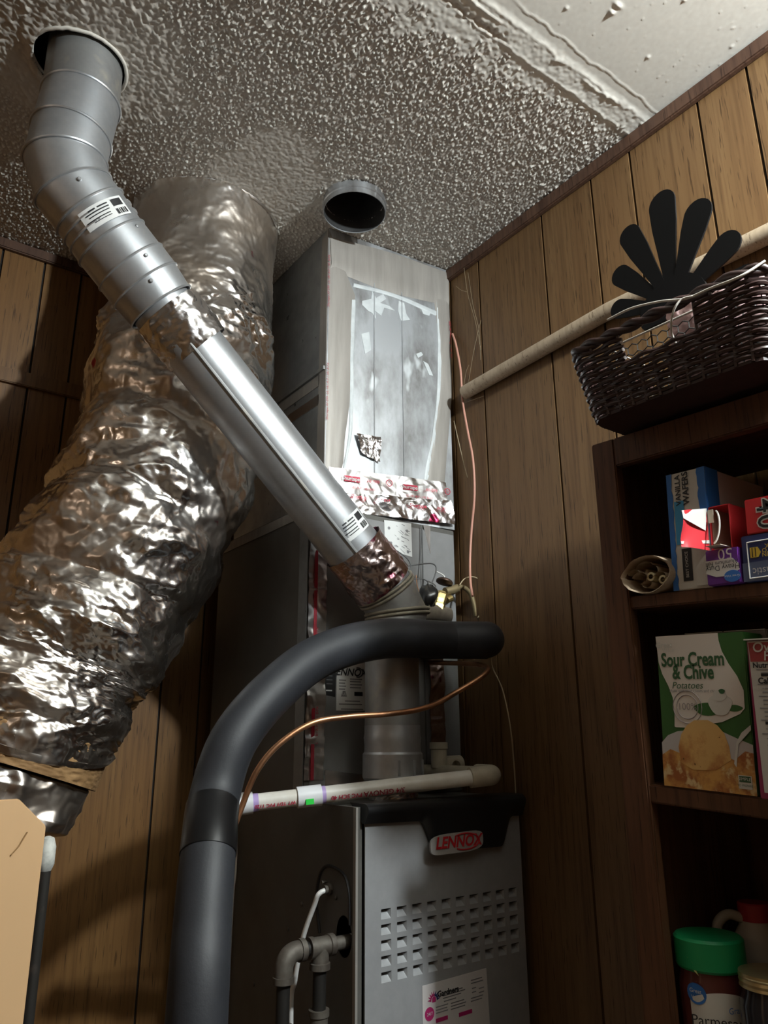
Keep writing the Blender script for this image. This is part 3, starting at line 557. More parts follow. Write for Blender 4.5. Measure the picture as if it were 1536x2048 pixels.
# ------------------------------------------------------------------ furnace
fx0, fx1, fy0, fy1, fz0, fz1 = .757, 1.140, 1.13, 1.80, ZF, -.113
fu = thing('furnace', 'upright gas furnace with silver louvred door and black top cap', 'furnace', ((fx0 + fx1) / 2, (fy0 + fy1) / 2, fz0))
m = M(); m.box((fx0, fy0 + .004, fz1 - .003), (fx1, fy1, fz1)); m.box((fx1 - .003, fy0 + .004, fz0), (fx1, fy1, fz1 - .003)); m.box((fx0, fy1 - .003, fz0), (fx1 - .003, fy1, fz1 - .003)); m.box((fx0 + .02, fy0 + .03, fz0), (fx1 - .003, fy0 + .033, fz1 - .003))
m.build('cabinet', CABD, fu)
hc = at_x(688, 1873, fx0); hr = .031
def rectpt(a, lo, hi, c_):
    d = np.array((math.cos(a), math.sin(a))); t = min(((hi[k] if d[k] > 0 else lo[k]) - c_[k]) / d[k] for k in range(2) if abs(d[k]) > 1e-9); return c_ + d * t
lo, hi = (fy0 + .004, fz0), (fy1, fz1)
angs = sorted(list(np.linspace(0, 2 * math.pi, 48, endpoint=False)) + [math.atan2(b_ - hc[2], a_ - hc[1]) % (2 * math.pi) for a_ in (lo[0], hi[0]) for b_ in (lo[1], hi[1])])
inn = [(fx0, hc[1] + hr * .75 * math.cos(a_), hc[2] + hr * math.sin(a_)) for a_ in angs]; out = [(fx0, *rectpt(a_, lo, hi, np.array((hc[1], hc[2])))) for a_ in angs]; n = len(angs)
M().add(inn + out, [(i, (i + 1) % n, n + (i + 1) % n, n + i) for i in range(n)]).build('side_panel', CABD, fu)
M().box((fx0 - .001, fy0 - .002, fz0), (fx0 + .0035, fy0 + .006, fz1)).build('corner_flange', mat('flange_edge', (.34, .32, .29), .45, .3), fu)
M().box((fx0 + .0035, fy0 + .002, fz0), (fx0 + .014, fy0 + .005, fz1)).build('corner_flange', CABD, fu)
# louvred door
dxl = at_y(728, 1750, fy0)[0]; dxr = fx1; dyf = fy0 - .003; dzb = -.80; dzt = fz1 - .012
r1 = [at_y(680 + a_ / 3.657, 1560 + b_ / 3.657, dyf) for a_, b_ in ((337, 990), (1262, 812))]; r5 = at_y(680 + 345 / 3.657, 1560 + 1440 / 3.657, dyf)
lx = np.linspace(r1[0][0], r1[1][0], 10); lz = np.linspace((r1[0][2] + r1[1][2]) / 2, r5[2] + ((r1[1][2] - r1[0][2]) / 2) * 0, 5); lw, lh = .0205, .0155
xe = sorted([dxl, dxr] + [x - lw / 2 for x in lx] + [x + lw / 2 for x in lx]); ze = sorted([dzb, dzt] + [z - lh / 2 for z in lz] + [z + lh / 2 for z in lz])
vv = [(x, dyf, z) for z in ze for x in xe]; ff = []
for j in range(len(ze) - 1):
    for i in range(len(xe) - 1):
        if i % 2 == 1 and j % 2 == 1: continue
        k = j * len(xe) + i; ff.append((k, k + 1, k + 1 + len(xe), k + len(xe)))
door = M().add(vv, ff); door.add([(dxl, dyf, dzb), (dxl, dyf, dzt), (dxl, dyf + .003, dzt), (dxl, dyf + .003, dzb)], [(0, 1, 2, 3)]); door.add([(dxr, dyf, dzb), (dxr, dyf, dzt), (dxr, dyf + .02, dzt), (dxr, dyf + .02, dzb)], [(0, 1, 2, 3)])
door = door.build('door', SILV, fu)
lv = None
for z in lz:
    for x in lx:
        if lv is None:
            a, b = lw / 2, lh / 2
            lm = M().add([(x - a, dyf, z - b), (x + a, dyf, z - b), (x + a - .004, dyf + .009, z + b * .5), (x - a, dyf + .009, z + b * .5), (x - a, dyf, z + b * .9), (x + a, dyf, z + b * .9)], [(0, 1, 2, 3), (0, 3, 4), (1, 5, 2)])
            lv = lm.build('louver', SILV, door); l0 = (x, z)
        else:
            k = lv.copy(); COL.objects.link(k); k.location = lv.location + Vector((x - l0[0], 0, z - l0[1]))
M().box((dxl, dyf, fz0 + .04), (dxr, dyf + .003, dzb - .004)).build('lower_door', SILV, fu)
# black cap with hanging badge tab
def capz(x):   # bottom edge of the cap along the door
    u = (x - dxl) / (dxr - dxl)
    ea, eb = .36, .88
    dz = .030 + .008 * u
    tab = sm(np.array(u), ea - .05, ea + .05) * (1 - sm(np.array(u), eb - .05, eb + .05))
    return fz1 + .004 - dz - .052 * float(tab)
nx = 70; prof = 12; G = np.zeros((prof + 1, nx, 3))
for i, x in enumerate(np.linspace(dxl - .006, dxr + .002, nx)):
    zb = capz(x); tabness = (fz1 + .004 - .034 - zb) / .052
    for k in range(prof + 1):
        t = k / prof
        if t < .2: y, z = fy0 + .035 - .045 * (t / .2), fz1 + .006
        elif t < .55:
            a_ = (t - .2) / .35 * math.pi / 2; y = fy0 - .010 - .013 * math.sin(a_); z = fz1 + .006 - .013 * (1 - math.cos(a_))
        else: s = (t - .55) / .45; y = fy0 - .023 + .013 * s * (1 - .3 * max(0, min(1, tabness))) ; z = (fz1 - .007) * (1 - s) + zb * s
        G[k, i] = (x, y, z)
cap = M().grid(G); back = G[-1].copy(); back[:, 1] = dyf - .0005; cap.grid(np.stack([G[-1], back]))
for i_ in (0, nx - 1): cap.add([G[k, i_] for k in range(prof + 1)] + [(G[prof, i_, 0], dyf, G[prof, i_, 2])], [tuple(range(prof + 2))])
cap.build('top_cap', BLKP, fu, smooth=.7)
bc = (at_y(857, 1688, fy0 - .022) + at_y(965, 1682, fy0 - .022)) / 2; bw = .062
bpts = []
for a_ in np.linspace(0, 2 * math.pi, 40, endpoint=False):
    cx_, sz_ = math.cos(a_), math.sin(a_); bpts.append(bc + np.array((bw * np.sign(cx_) * abs(cx_) ** .45, 0, .0165 * np.sign(sz_) * abs(sz_) ** .5 + .003 * cx_)))
badge = M().prism(bpts, (0, -.004, 0)).build('badge', mat('badge_face', (.36, .34, .32), .35), fu)
text('LENNOX', .0265, bc + (.002, -.0045, .0015), XD, ZD, mat('badge_red', (.45, .015, .02), .4), badge, bold=.0008, shear=.2)
M().tube([bc + np.array((.018 + .034 * math.cos(a_), -.0045, .001 + .0135 * math.sin(a_))) for a_ in np.linspace(-2.2, 2.2, 22)], .0014, 6).build('logo_ring', bpy.data.materials['badge_red'], badge)
# service sticker on the door
sp = [at_y(u, v, dyf) for u, v in ((844, 1972), (972, 1936), (980, 2060), (846, 2078))]
sk = M().prism(sp, (0, -.0007, 0)).build('sticker', mat('service_sticker', (.62, .585, .57), .5), fu)
sxd = _n(sp[1] - sp[0]); szd = np.cross((0, -1, 0), sxd); szd = szd if szd[2] > 0 else -szd
def spx(u, v): return at_y(u, v, dyf - .001)
NAVY = mat('navy_ink', (.03, .04, .16), .5); MAG = mat('magenta_ink', (.42, .02, .13), .5)
text('Gardners', .0125, spx(896, 1983), sxd, szd, INK, sk, bold=.0004)
q0 = spx(868, 2000)
for k in range(9):
    a_ = math.pi * (k + .2) / 8.4; d_ = sxd * math.cos(a_) + szd * math.sin(a_); n_ = -sxd * math.sin(a_) + szd * math.cos(a_)
    M().prism([q0 + d_ * .006 - n_ * .002, q0 + d_ * .006 + n_ * .002, q0 + d_ * .014], (0, -.0003, 0)).build('logo_ray', MAG if k > 3 else NAVY, sk)
M().prism([q0 + sxd * a_ + szd * b_ for a_, b_ in ((-.004, -.003), (.004, -.003), (.004, .003), (0, .006), (-.004, .003))], (0, -.0003, 0)).build('logo_house', MAG, sk)
for v, u0, u1 in [(1988, 886, 925), (1993, 886, 930), (1998, 886, 922), (2004, 888, 912), (1962, 942, 964), (1968, 942, 966), (1978, 944, 952), (1986, 944, 952), (1978, 958, 968), (1986, 958, 968), (2016, 872, 896), (2022, 872, 894), (2028, 872, 896), (2008, 902, 928), (2014, 902, 932), (2020, 902, 930), (1998, 942, 966), (2004, 942, 964)]:
    q1 = spx(u0, v); q2 = spx(u1, v); ln = np.linalg.norm(q2 - q1); M().obox(q1, sxd * ln, szd * .0016, (0, -.0003, 0)).build('print_line', GINK, sk)
M().lathe(spx(859, 2028), (0, -1, 0), [(0, .010), (.0004, .010)], 24).build('round_mark', MAG, sk); text('24/7', .007, spx(859, 2028) + (0, -.0006, 0), sxd, szd, PAPER, sk)
for (u, v, ln) in ((918, 2034, .030), (872, 2046, .026)): M().obox(spx(u, v), sxd * ln, szd * .006, (0, -.0004, 0)).build('print_block', MAG, sk)
# marker outline, screws and hole rim on the side panel
mk = [at_x(u, v, fx0) for u, v in ((640, 1866), (634, 1800), (640, 1752), (652, 1733), (668, 1735), (690, 1752), (700, 1790), (701, 1850))]
M().tube([p_ + (-.0006, 0, 0) for p_ in cat(mk, 6)], .003, 6).build('marker_line', INK, fu)
for u, v in ((604, 1808), (576, 1858), (508, 1968), (672, 1795)): q0 = at_x(u, v, fx0); M().lathe(q0, (-1, 0, 0), [(0, .004), (.002, .004), (.003, .002)], 10).build('screw', IRONP, fu, smooth=.6)

# ------------------------------------------------------------------ gas piping at the furnace side
yh = hc[1]; zh = at_x(690, 1885, fx0)[2]
gp = thing('gas_pipe', 'grey iron gas pipe with elbow and tee entering the furnace side', 'pipe', (.66, yh, fz0))
xt = at_y(640, 1897, yh)[0]; xe_ = at_y(568, 1917, yh)[0]; R1 = .0107
M().tube([(fx0 + .04, yh, zh), (xt + .012, yh, zh)], R1, 20).build('nipple', IRONP, gp, smooth=.6)
M().lathe((xt - .022, yh, zh), (1, 0, 0), [(0, .0165), (.008, .0165), (.009, .0145), (.036, .0145), (.037, .0165), (.046, .0165)], 24).build('tee', IRONP, gp, smooth=.5)
M().lathe((xt, yh, zh), (0, 0, -1), [(0, .0145), (.022, .0145), (.023, .0168), (.032, .0168)], 24).build('tee_branch', IRONP, gp, smooth=.5)
M().tube([(xt - .02, yh, zh), (xt - .05, yh, zh)], R1, 20).build('nipple', BIRON, gp, smooth=.6)
el = [(xe_ + .030, yh, zh)] + [(xe_ + .022 - .022 * math.sin(a_), yh, zh - .022 + .022 * math.cos(a_)) for a_ in np.linspace(0, math.pi / 2, 9)] + [(xe_, yh, zh - .036)]
M().tube(el, .0148, 22).build('elbow', IRONP, gp, smooth=.6)
M().lathe((xe_ + .026, yh, zh), (1, 0, 0), [(0, .0168), (.009, .0168)], 22).build('elbow_bead', IRONP, gp, smooth=.5); M().lathe((xe_, yh, zh - .032), (0, 0, -1), [(0, .0168), (.009, .0168)], 22).build('elbow_bead', IRONP, gp, smooth=.5)
for x_, z_ in ((xe_, zh - .04), (xt, zh - .03)):
    M().tube([(x_, yh, z_), (x_, yh, z_ - .065)], R1, 20).build('drop_pipe', BIRON, gp, smooth=.6); M().lathe((x_, yh, z_ - .058), (0, 0, -1), [(0, .0165), (.009, .0165), (.010, .0145), (.03, .0145), (.031, .0165), (.04, .0165)], 22).build('coupling', IRONP, gp, smooth=.5)
    M().tube([(x_, yh, z_ - .095), (x_, yh, ZF)], R1, 16).build('drop_pipe', BIRON, gp, smooth=.6)
cb = thing('power_cable', 'white cable leaving the furnace side through a clamp above the gas pipe', 'cable', (fx0 - .01, yh, fz0))
q0 = at_x(660, 1778, fx0)
M().tube(cat([q0 + (.01, 0, 0), q0 + (-.02, 0, -.004), at_x(628, 1812, .733), at_x(606, 1876, .728), at_x(590, 1960, .728), at_x(582, 2048, .73), np.array((.73, 1.25, -.8)), np.array((.74, 1.25, ZF))], 8), .0042, 10).build('jacket', WCAB, cb, smooth=.8)
M().lathe(q0, (-1, 0, 0), [(0, .010), (.005, .010), (.006, .007), (.012, .007)], 12).build('clamp', IRONP, cb, smooth=.4)
M().lathe(q0 + (0, .012, .010), (-1, 0, 0), [(0, .003), (.010, .003)], 8).build('clamp_screw', IRONP, cb)

# ------------------------------------------------------------------ black insulated refrigerant pipe
bi = thing('insulated_pipe', 'thick black foam insulated refrigerant pipe curving over in front of the furnace', 'pipe', (.41, .94, ZF))
RI = .0362
bp = [np.array((1.06, oy0 + .0, .245)), np.array((1.058, 1.20, .235)), at_d(972, 1281, 1.48), at_d(900, 1280, 1.46), at_d(760, 1278, 1.36), at_d(640, 1312, 1.272), at_d(545, 1385, 1.185), at_d(468, 1480, 1.12), at_d(430, 1590, 1.075), at_d(417, 1700, 1.0), at_d(405, 1850, .935), at_d(393, 2048, .872)]
bp.append(bp[-1] + np.array((-.015, -.03, -.35))); bp.append(np.array((bp[-1][0], bp[-1][1], ZF)))
bb = cat(bp[2:], 14)
bend = [bp[0], bp[0] * .5 + bp[1] * .5 + (0, -.02, 0)] + cat([bp[1], np.array((1.063, 1.125, .205)), bp[2]], 6)
M().tube(cat([np.array((1.055, oy0 - .004, .200)), np.array((1.066, 1.22, .197)), np.array((1.072, 1.135, .192)), bp[2] + np.array((-.012, 0, 0)), bp[3]], 8), RI, 28).build('elbow_insulation', FOAM, bi, smooth=.8)
M().tube(bb, RI, 32).build('foam_insulation', FOAM, bi, smooth=.8)
dist = [abs((p_ @ RW[:, 2]) - 1.05) for p_ in bb]
def px_of(p_): d_ = RW.T @ p_; return 1024 + FPX * d_[1] / d_[2]
tb = [p_ for p_ in bb if 1608 < px_of(p_) < 1712]
M().tube(tb, RI + .0012, 32, caps=False).build('tape_band', BTAPE, bi, smooth=.8)
dl = thing('dusty_suction_stub', 'dust coated insulated pipe stub at the coil cabinet, behind the black pipe', 'pipe', (.98, 1.28, .23))
M().tube([np.array((1.09, 1.262, .258)), np.array((1.03, 1.266, .262)), np.array((.955, 1.272, .256))], [.018, .022, .021], 20).build('insulation', FOAMD, dl, smooth=.7)
M().tube([np.array((.93, 1.28, .250)), np.array((.956, 1.276, .250))], .016, 18).build('sleeve_end', FOAMD, dl, smooth=.7)
cl = thing('copper_line', 'bare copper liquid line curving behind the black insulated pipe', 'tube', (.75, 1.1, -.05))
M().tube(cat([np.array((1.07, oy0, .16)), at_d(975, 1335, 1.43), at_d(900, 1392, 1.36), at_d(845, 1417, 1.31), at_d(775, 1428, 1.27), at_d(700, 1433, 1.24), at_d(625, 1446, 1.21), at_d(560, 1487, 1.18), at_d(515, 1540, 1.16), at_d(485, 1610, 1.15), at_d(455, 1700, 1.12), at_d(430, 1850, 1.06), at_d(425, 2060, .99), np.array((.46, 1.0, ZF))], 10), .0048, 12).build('tube_run', COPPER, cl, smooth=.8)

# ------------------------------------------------------------------ PVC drain
dr = thing('drain_pipe', 'white plastic condensate drain pipe with coupling above the furnace top', 'pipe', (.8, 1.17, -.1))
pr = at_y(962, 1553, 1.095); pL = at_y(492, 1607, 1.25); dv = _n(pr - pL)
RP = .0142
def along(u): # point on the drain pipe axis whose picture column is u (solved by bisection)
    a, b = 0., 1.
    for _ in range(30):
        m_ = (a + b) / 2; p_ = pL * (1 - m_) + pr * m_; d_ = RW.T @ p_
        if 768 + FPX * d_[0] / d_[2] < u: a = m_
        else: b = m_
    return pL * (1 - a) + pr * a
M().tube([pL, pr], RP, 28).build('pipe_run', PVC, dr, smooth=.8)
c0 = along(594); c1 = along(642); M().lathe(c0, dv, [(0, RP), (0, .0178), (np.linalg.norm(c1 - c0), .0178), (np.linalg.norm(c1 - c0), RP)], 28, caps=False).build('coupling', PVCW, dr, smooth=.5)
e0 = along(505); M().lathe(e0, -dv, [(0, RP), (0, .0178), (.021, .0185), (.034, .0215), (.036, .02), (.036, .001)], 28, caps=False).build('end_cap', PVCW, dr, smooth=.5)
for a_, b_ in ((505, 516), (642, 650)): M().tube([along(a_), along(b_)], RP + .0006, 28, caps=False).build('primer_stain', PURP, dr, smooth=.8)
dn = _n(np.cross(dv, (0, 0, 1.))); dn = dn if dn[1] < 0 else -dn; upd = np.cross(dv, dn); upd = upd if upd[2] > 0 else -upd
q0 = along(616) + dn * .0172 - upd * .008
M().obox(q0 - dv * .007 - upd * .004, dv * .014, upd * .009, dn * .0015).build('price_sticker', GREEN, dr)
def ptext(s, u, size, m, k=.4):
    nn = _n(dn * math.cos(k) - upd * math.sin(k)); tt = _n(np.cross(nn, dv)); tt = tt if tt[2] < 0 else -tt
    text(s, size, along(u) + nn * (RP + .0004), -dv, tt, m, dr, bold=.0002)
ptext('R WT TDY PVC 1120', 553, .0085, RED); ptext('PVC SCH 40', 690, .0105, RED); ptext('3/4 GENOVA', 765, .0135, REDD)
pe = pr + dv * .01
M().tube([along(940), pr + dv * .012] + [pr + dv * (.012 + .018 * math.sin(a_)) + np.array((0, 1, 0)) * .018 * (1 - math.cos(a_)) for a_ in np.linspace(.3, 1.57, 5)] + [pr + dv * .03 + np.array((0, .05, 0))], .0182, 24).build('elbow', PVCD, dr, smooth=.8)
M().tube([pr + dv * .03 + np.array((0, .045, 0)), np.array((pr[0] + dv[0] * .03, 1.30, pr[2] + .002))], RP, 18).build('pipe_return', PVCD, dr, smooth=.8)
tv = thing('drain_trap_tee', 'dusty white plastic tee with an open upright stub at the coil cabinet', 'fitting', (.99, 1.26, -.06))
q0 = at_y(897, 1528, 1.262); M().tube([q0 + np.array((-.028, 0, -.002)), q0 + np.array((.030, 0, 0))], .0175, 22).build('tee_body', PVCD, tv, smooth=.7)
q1 = at_y(878, 1525, 1.25); M().lathe(q1 + np.array((0, 0, -.01)), (0, 0, 1), [(0, .0165), (.036, .0165), (.037, .0188), (.050, .0188), (.050, .0145), (.02, .0145)], 24, caps=False).build('stub', PVCD, tv, smooth=.5)
M().lathe(at_y(905, 1533, 1.235), (0, -1, 0), [(-.02, .0165), (.012, .0165), (.012, .012), (.0, .012), (.0, .0)], 22, caps=False).build('plug', PVCD, tv, smooth=.5)

# ------------------------------------------------------------------ expansion valve and wires
ev = thing('expansion_valve', 'small brass expansion valve with black dusty head beside the coil cabinet', 'valve', tuple(at_y(880, 1235, 1.25)))
vy = 1.262
vp = lambda u, v, y=vy: at_y(u, v, y)
a, b = vp(888, 1168), vp(875, 1222)
M().lathe(b, a - b, [(-.008, .007), (0, .0165), (.014, .0165), (.017, .0130), (.028, .0140), (.038, .0155), (.042, .0135), (.046, .012)], 6).build('body', BRASS, ev, bevel=.001)
M().lathe(a, a - b, [(0, .008), (.003, .019), (.006, .0195), (.009, .017), (.011, .004)], 24).build('diaphragm', mat('dark_bronze', (.09, .055, .04), .45, .7), ev, smooth=.6)
M().tube([vp(890, 1183), vp(905, 1180), vp(915, 1176)], [.009, .0105, .009], 14).build('outlet_nut', mat('dull_brass', (.28, .22, .12), .5, .6), ev, smooth=.6)
M().tube(cat([vp(910, 1177), vp(925, 1174), vp(940, 1186), vp(947, 1206), vp(952, 1232)], 6), .0055, 10).build('outlet_tube', bpy.data.materials['dull_brass'], ev, smooth=.8)
M().tube([vp(893, 1200), vp(902, 1196)], .008, 12).build('side_port', BRASS, ev)
hm = M(); rg = np.random.default_rng(9); hc2 = vp(858, 1192, vy - .012)
th_, ph_ = np.meshgrid(np.linspace(0, math.pi, 14), np.linspace(0, 2 * math.pi, 20)); rr = .0185 * (1 + .15 * np.sin(3 * th_ + 2 * ph_) + .1 * np.cos(5 * ph_))
hm.grid(hc2 + np.stack([rr * np.sin(th_) * np.cos(ph_) * 1.1, rr * np.sin(th_) * np.sin(ph_), rr * np.cos(th_) * 1.25], -1)).build('tape_wrap', mat('dirty_black_tape', (.014, .014, .014), .35, 0, (.07, .06, .045), 70, lohi=(.5, .7)), ev, smooth=1)
M().tube([vp(868, 1212), vp(866, 1240)], .012, 14).build('inlet', mat('dark_fitting', (.035, .025, .02), .5), ev)
def wire(name, pts, r, m, parent, n=7): return M().tube(cat(pts, n), r, 8).build(name, m, parent, smooth=1)
wire('capillary', [vp(782, 1094, 1.24), vp(806, 1110, 1.24), vp(818, 1122, 1.245), vp(821, 1135, 1.24), vp(812, 1146, 1.23), vp(790, 1152, 1.235)], .0013, GREYW, ev)
wire('capillary', [vp(808, 1133, 1.24), vp(835, 1129, 1.25), vp(862, 1127, 1.255), vp(872, 1134, 1.255), vp(870, 1150, 1.25), vp(862, 1170, 1.25)], .0016, GREYW, ev)
wire('capillary', [vp(843, 1050, 1.30), vp(842, 1120, 1.30), vp(843, 1180, 1.28), vp(850, 1186, 1.26)], .0011, GREYW, ev)
wire('capillary', [vp(823, 1158, 1.25), vp(845, 1158, 1.25), vp(856, 1166, 1.25), vp(850, 1182, 1.25)], .0012, GREYW, ev)
wire('bulb_tube', [vp(873, 1143, 1.27), vp(887, 1151, 1.27), vp(890, 1160, 1.265)], .0016, WCAB, ev)
wire('capillary', [vp(919, 1170, 1.25), vp(930, 1157, 1.25), vp(948, 1154, 1.25), vp(964, 1165, 1.25), vp(967, 1178, 1.25)], .0013, TANW, ev)
wire('capillary', [vp(957, 1182, 1.25), vp(968, 1186, 1.25), vp(972, 1202, 1.25), vp(964, 1222, 1.25), vp(955, 1236, 1.25)], .0015, TANW, ev)
wire('capillary', [vp(832, 1150, 1.25), vp(834, 1168, 1.25), vp(838, 1184, 1.25)], .0009, COPPER, ev)
tw = thing('thermostat_wire', 'thin salmon coloured wire hanging between the plenum and the panelled wall', 'wire', tuple(at_x(944, 1190, 1.14)))
wx = 1.155
wire('wire_run', [at_x(905, 668, 1.163), at_x(912, 690, wx), at_x(921, 740, wx), at_x(925, 800, wx), at_x(935, 860, wx), at_x(946, 920, wx), at_x(949, 990, wx), at_x(943, 1060, wx), at_x(940, 1120, wx - .01), at_x(941, 1165, wx - .03), at_x(945, 1192, wx - .05)], .0028, PINK, tw, 8)
wire('loose_strand', [at_x(908, 842, 1.16), at_x(916, 878, 1.155), at_x(926, 920, 1.16), at_x(935, 955, 1.163)], .0010, TANW, tw, 6)
cw = thing('wall_cable', 'cream cable running down the panelling behind the foil duct', 'cable', tuple(at_y(440, 1450, YB - .006)))
wire('cable_run', [at_y(u, v, YB - .004) for u, v in ((448, 1120), (441, 1180), (441, 1240), (437, 1330), (439, 1400), (443, 1450), (448, 1540), (450, 1700))], .0042, CCAB, cw, 6)
cw2 = thing('white_cord_strip', 'thin white cable showing beside the black insulated pipe at the furnace side', 'cable', (.7, 1.4, ZF))
wx2 = .752
wire('cable_run', [at_x(u, v, wx2) for u, v in ((474, 1640), (473, 1690), (471, 1745), (467, 1780), (463, 1850), (459, 1930), (453, 2048))] + [np.array((wx2, 1.6, -.9)), np.array((wx2, 1.6, ZF))], .0024, WCAB, cw2, 6)
dh = thing('drip_wire', 'thin dark wire drooping from the insulated pipe along the right wall', 'wire', (1.1, 1.05, -.1))
wire('wire_run', [at_x(982, 1312, 1.10), at_x(985, 1335, 1.115), at_x(1005, 1380, 1.12), at_x(1020, 1450, 1.12), at_x(1028, 1530, 1.145), at_x(1033, 1620, 1.152), at_x(1038, 1700, 1.155)], .0014, TANW, dh, 6)
lit_strip = thing('lit_wall_strip', 'pale strip imitating lit panelling on the back wall between foil duct and flue', 'wall strip', (.7, 1.84, .2))
q0, q1 = at_y(503, 1000, YB - .012), at_y(530, 1000, YB - .012); M().box((q0[0], YB - .012, .18), (q1[0], YB, .80)).build('board', ROD, lit_strip, bevel=.001)  # pale board added to imitate a lit strip of the back panelling

cbw = thing('cobweb', 'thin dusty cobweb strands in the corner where plenum and panelled wall meet', 'cobweb', tuple(at_x(940, 800, 1.15)))
for k_, pts_ in enumerate(([(928, 535), (936, 590), (950, 640), (962, 700)], [(936, 545), (946, 610), (958, 660), (961, 720)], [(912, 572), (922, 580), (934, 584)], [(962, 640), (948, 700), (936, 770), (930, 800)], [(925, 790), (932, 745), (938, 730)], [(930, 805), (945, 800), (968, 792)])):
    M().tube(cat([at_x(u, v, 1.156 + .004 * math.sin(u)) for u, v in pts_], 5), .0003, 4).build('strand', TANW, cbw)
# ------------------------------------------------------------------ rod along the right wall
rd = thing('wall_rod', 'long pale painted rod fixed along the panelled right wall', 'rod', (1.155, .8, .5))
M().tube([at_x(930, 785, 1.152), at_x(1217, 622, 1.152), at_x(1536, 468, 1.152), at_x(1536, 468, 1.152) + 5 * (at_x(1536, 468, 1.152) - at_x(1217, 622, 1.152))], .0172, 18).build('rod_run', ROD, rd, smooth=.8)
for u, v in ((935, 782), (1480, 495)): q0 = at_x(u, v, 1.16); M().box(q0 - (.006, .008, .012), q0 + (.010, .008, .012)).build('bracket', TRIM, rd)

# ------------------------------------------------------------------ shelf unit (its shelves sag towards the near end)
XS = .90; TLT = .055; SB = 1.165; YN = -.02; YFAR = .692
su = thing('shelf_unit', 'dark stained open wooden shelf unit against the panelled right wall', 'shelf', (1.03, .35, ZF))
def zsh(z, y): return z + TLT * (y - .64)
def board(name, x0, x1, y0, y1, za, zb, bev=.002):
    return M().add([(x, y, zsh(z, y)) for z in (za, zb) for x, y in ((x0, y0), (x1, y0), (x1, y1), (x0, y1))], [(0, 3, 2, 1), (4, 5, 6, 7), (0, 1, 5, 4), (1, 2, 6, 5), (2, 3, 7, 6), (3, 0, 4, 7)]).build(name, SHELFW, su, bevel=bev)
def sq(u, v): return at_x(u, v, XS)
def zref(u, v): p_ = sq(u, v); return p_[2] - TLT * (p_[1] - .64)
zt1, zt0 = .431, zref(1246, 928)
board('top_board', XS + .018, SB, YN, YFAR, zt1 - .018, zt1); board('header', XS, XS + .018, YN, .651, zt0, zt1)
sh2, sh2b = (zref(1338.7, 1186) + zref(1530, 1159)) / 2, (zref(1300, 1214) + zref(1530, 1192)) / 2
sh3, sh3b = (zref(1320, 1572) + zref(1518, 1595)) / 2, (zref(1325, 1611) + zref(1530, 1638)) / 2
sh4 = at_x(1415, 1868, .955)[2] - .185 - TLT * (at_x(1415, 1868, .955)[1] - .64)
for a_, b_ in ((sh2, sh2b), (sh3, sh3b), (sh4, sh4 - .03), (sh4 - .3, sh4 - .33), (ZF + .1, ZF + .07)): board('shelf_board', XS + .004, SB, YN + .02, YFAR - .02, b_, a_)
M().add([(XS, .651, ZF), (XS + .018, .651, ZF), (XS + .018, YFAR, ZF), (XS, YFAR, ZF), (XS, .651, zsh(zt1, .651)), (XS + .018, .651, zsh(zt1, .651)), (XS + .018, YFAR, zsh(zt1, YFAR)), (XS, YFAR, zsh(zt1, YFAR))], [(0, 3, 2, 1), (4, 5, 6, 7), (0, 1, 5, 4), (1, 2, 6, 5), (2, 3, 7, 6), (3, 0, 4, 7)]).build('stile', SHELFW, su, bevel=.002)
M().box((XS, YN, ZF), (XS + .018, YN + .04, zsh(zt1, YN))).build('stile', SHELFW, su, bevel=.002)
M().box((XS + .018, YFAR - .02, ZF), (SB, YFAR - .002, zsh(zt1, YFAR) - .02)).build('end_panel', SHELFW, su); M().box((XS + .018, YN, ZF), (SB, YN + .02, zsh(zt1, YN) - .02)).build('end_panel', SHELFW, su)
M().box((SB - .006, YN + .02, ZF), (SB, YFAR - .02, zsh(zt1, YN) - .02)).build('back_panel', SHELFW, su)

# ------------------------------------------------------------------ wicker basket on the shelf unit
bk = thing('wicker_basket', 'dark brown wicker basket with a cut-out handle on top of the shelf unit', 'basket', (.95, .51, .437))
BZ0, BZ1 = .4375, .5465
def bzt(z, y): return z + .035 * (y - .64)
def brect(t, n=160):
    x0, x1, y0_, y1_ = .832 - .016 * t, 1.070 + .012 * t, .372 - .014 * t, .640 + .016 * t; r = .028
    P = []
    for cx_, cy_, a0 in ((x0 + r, y1_ - r, math.pi / 2), (x0 + r, y0_ + r, math.pi), (x1 - r, y0_ + r, 1.5 * math.pi), (x1 - r, y1_ - r, 0)):
        for a_ in np.linspace(a0, a0 + math.pi / 2, 7): P.append((cx_ + r * math.cos(a_), cy_ + r * math.sin(a_)))
    P.append(P[0]); P = np.array(P); L_ = np.r_[0, np.cumsum(np.hypot(*np.diff(P, axis=0).T))]
    s = np.linspace(0, L_[-1], n, endpoint=False); return np.stack([np.interp(s, L_, P[:, 0]), np.interp(s, L_, P[:, 1])], 1)
ha, hb = at_x(1255, 700, .822), at_x(1394, 650, .822); hy0, hy1 = hb[1], ha[1]
hz = [at_x(1255, 676, .822)[2] - .035 * (ha[1] - .64), at_x(1255, 721, .822)[2] - .035 * (ha[1] - .64)]; hz0, hz1 = min(hz), max(hz)
NST = 46; NR = 17; npp = NST * 4
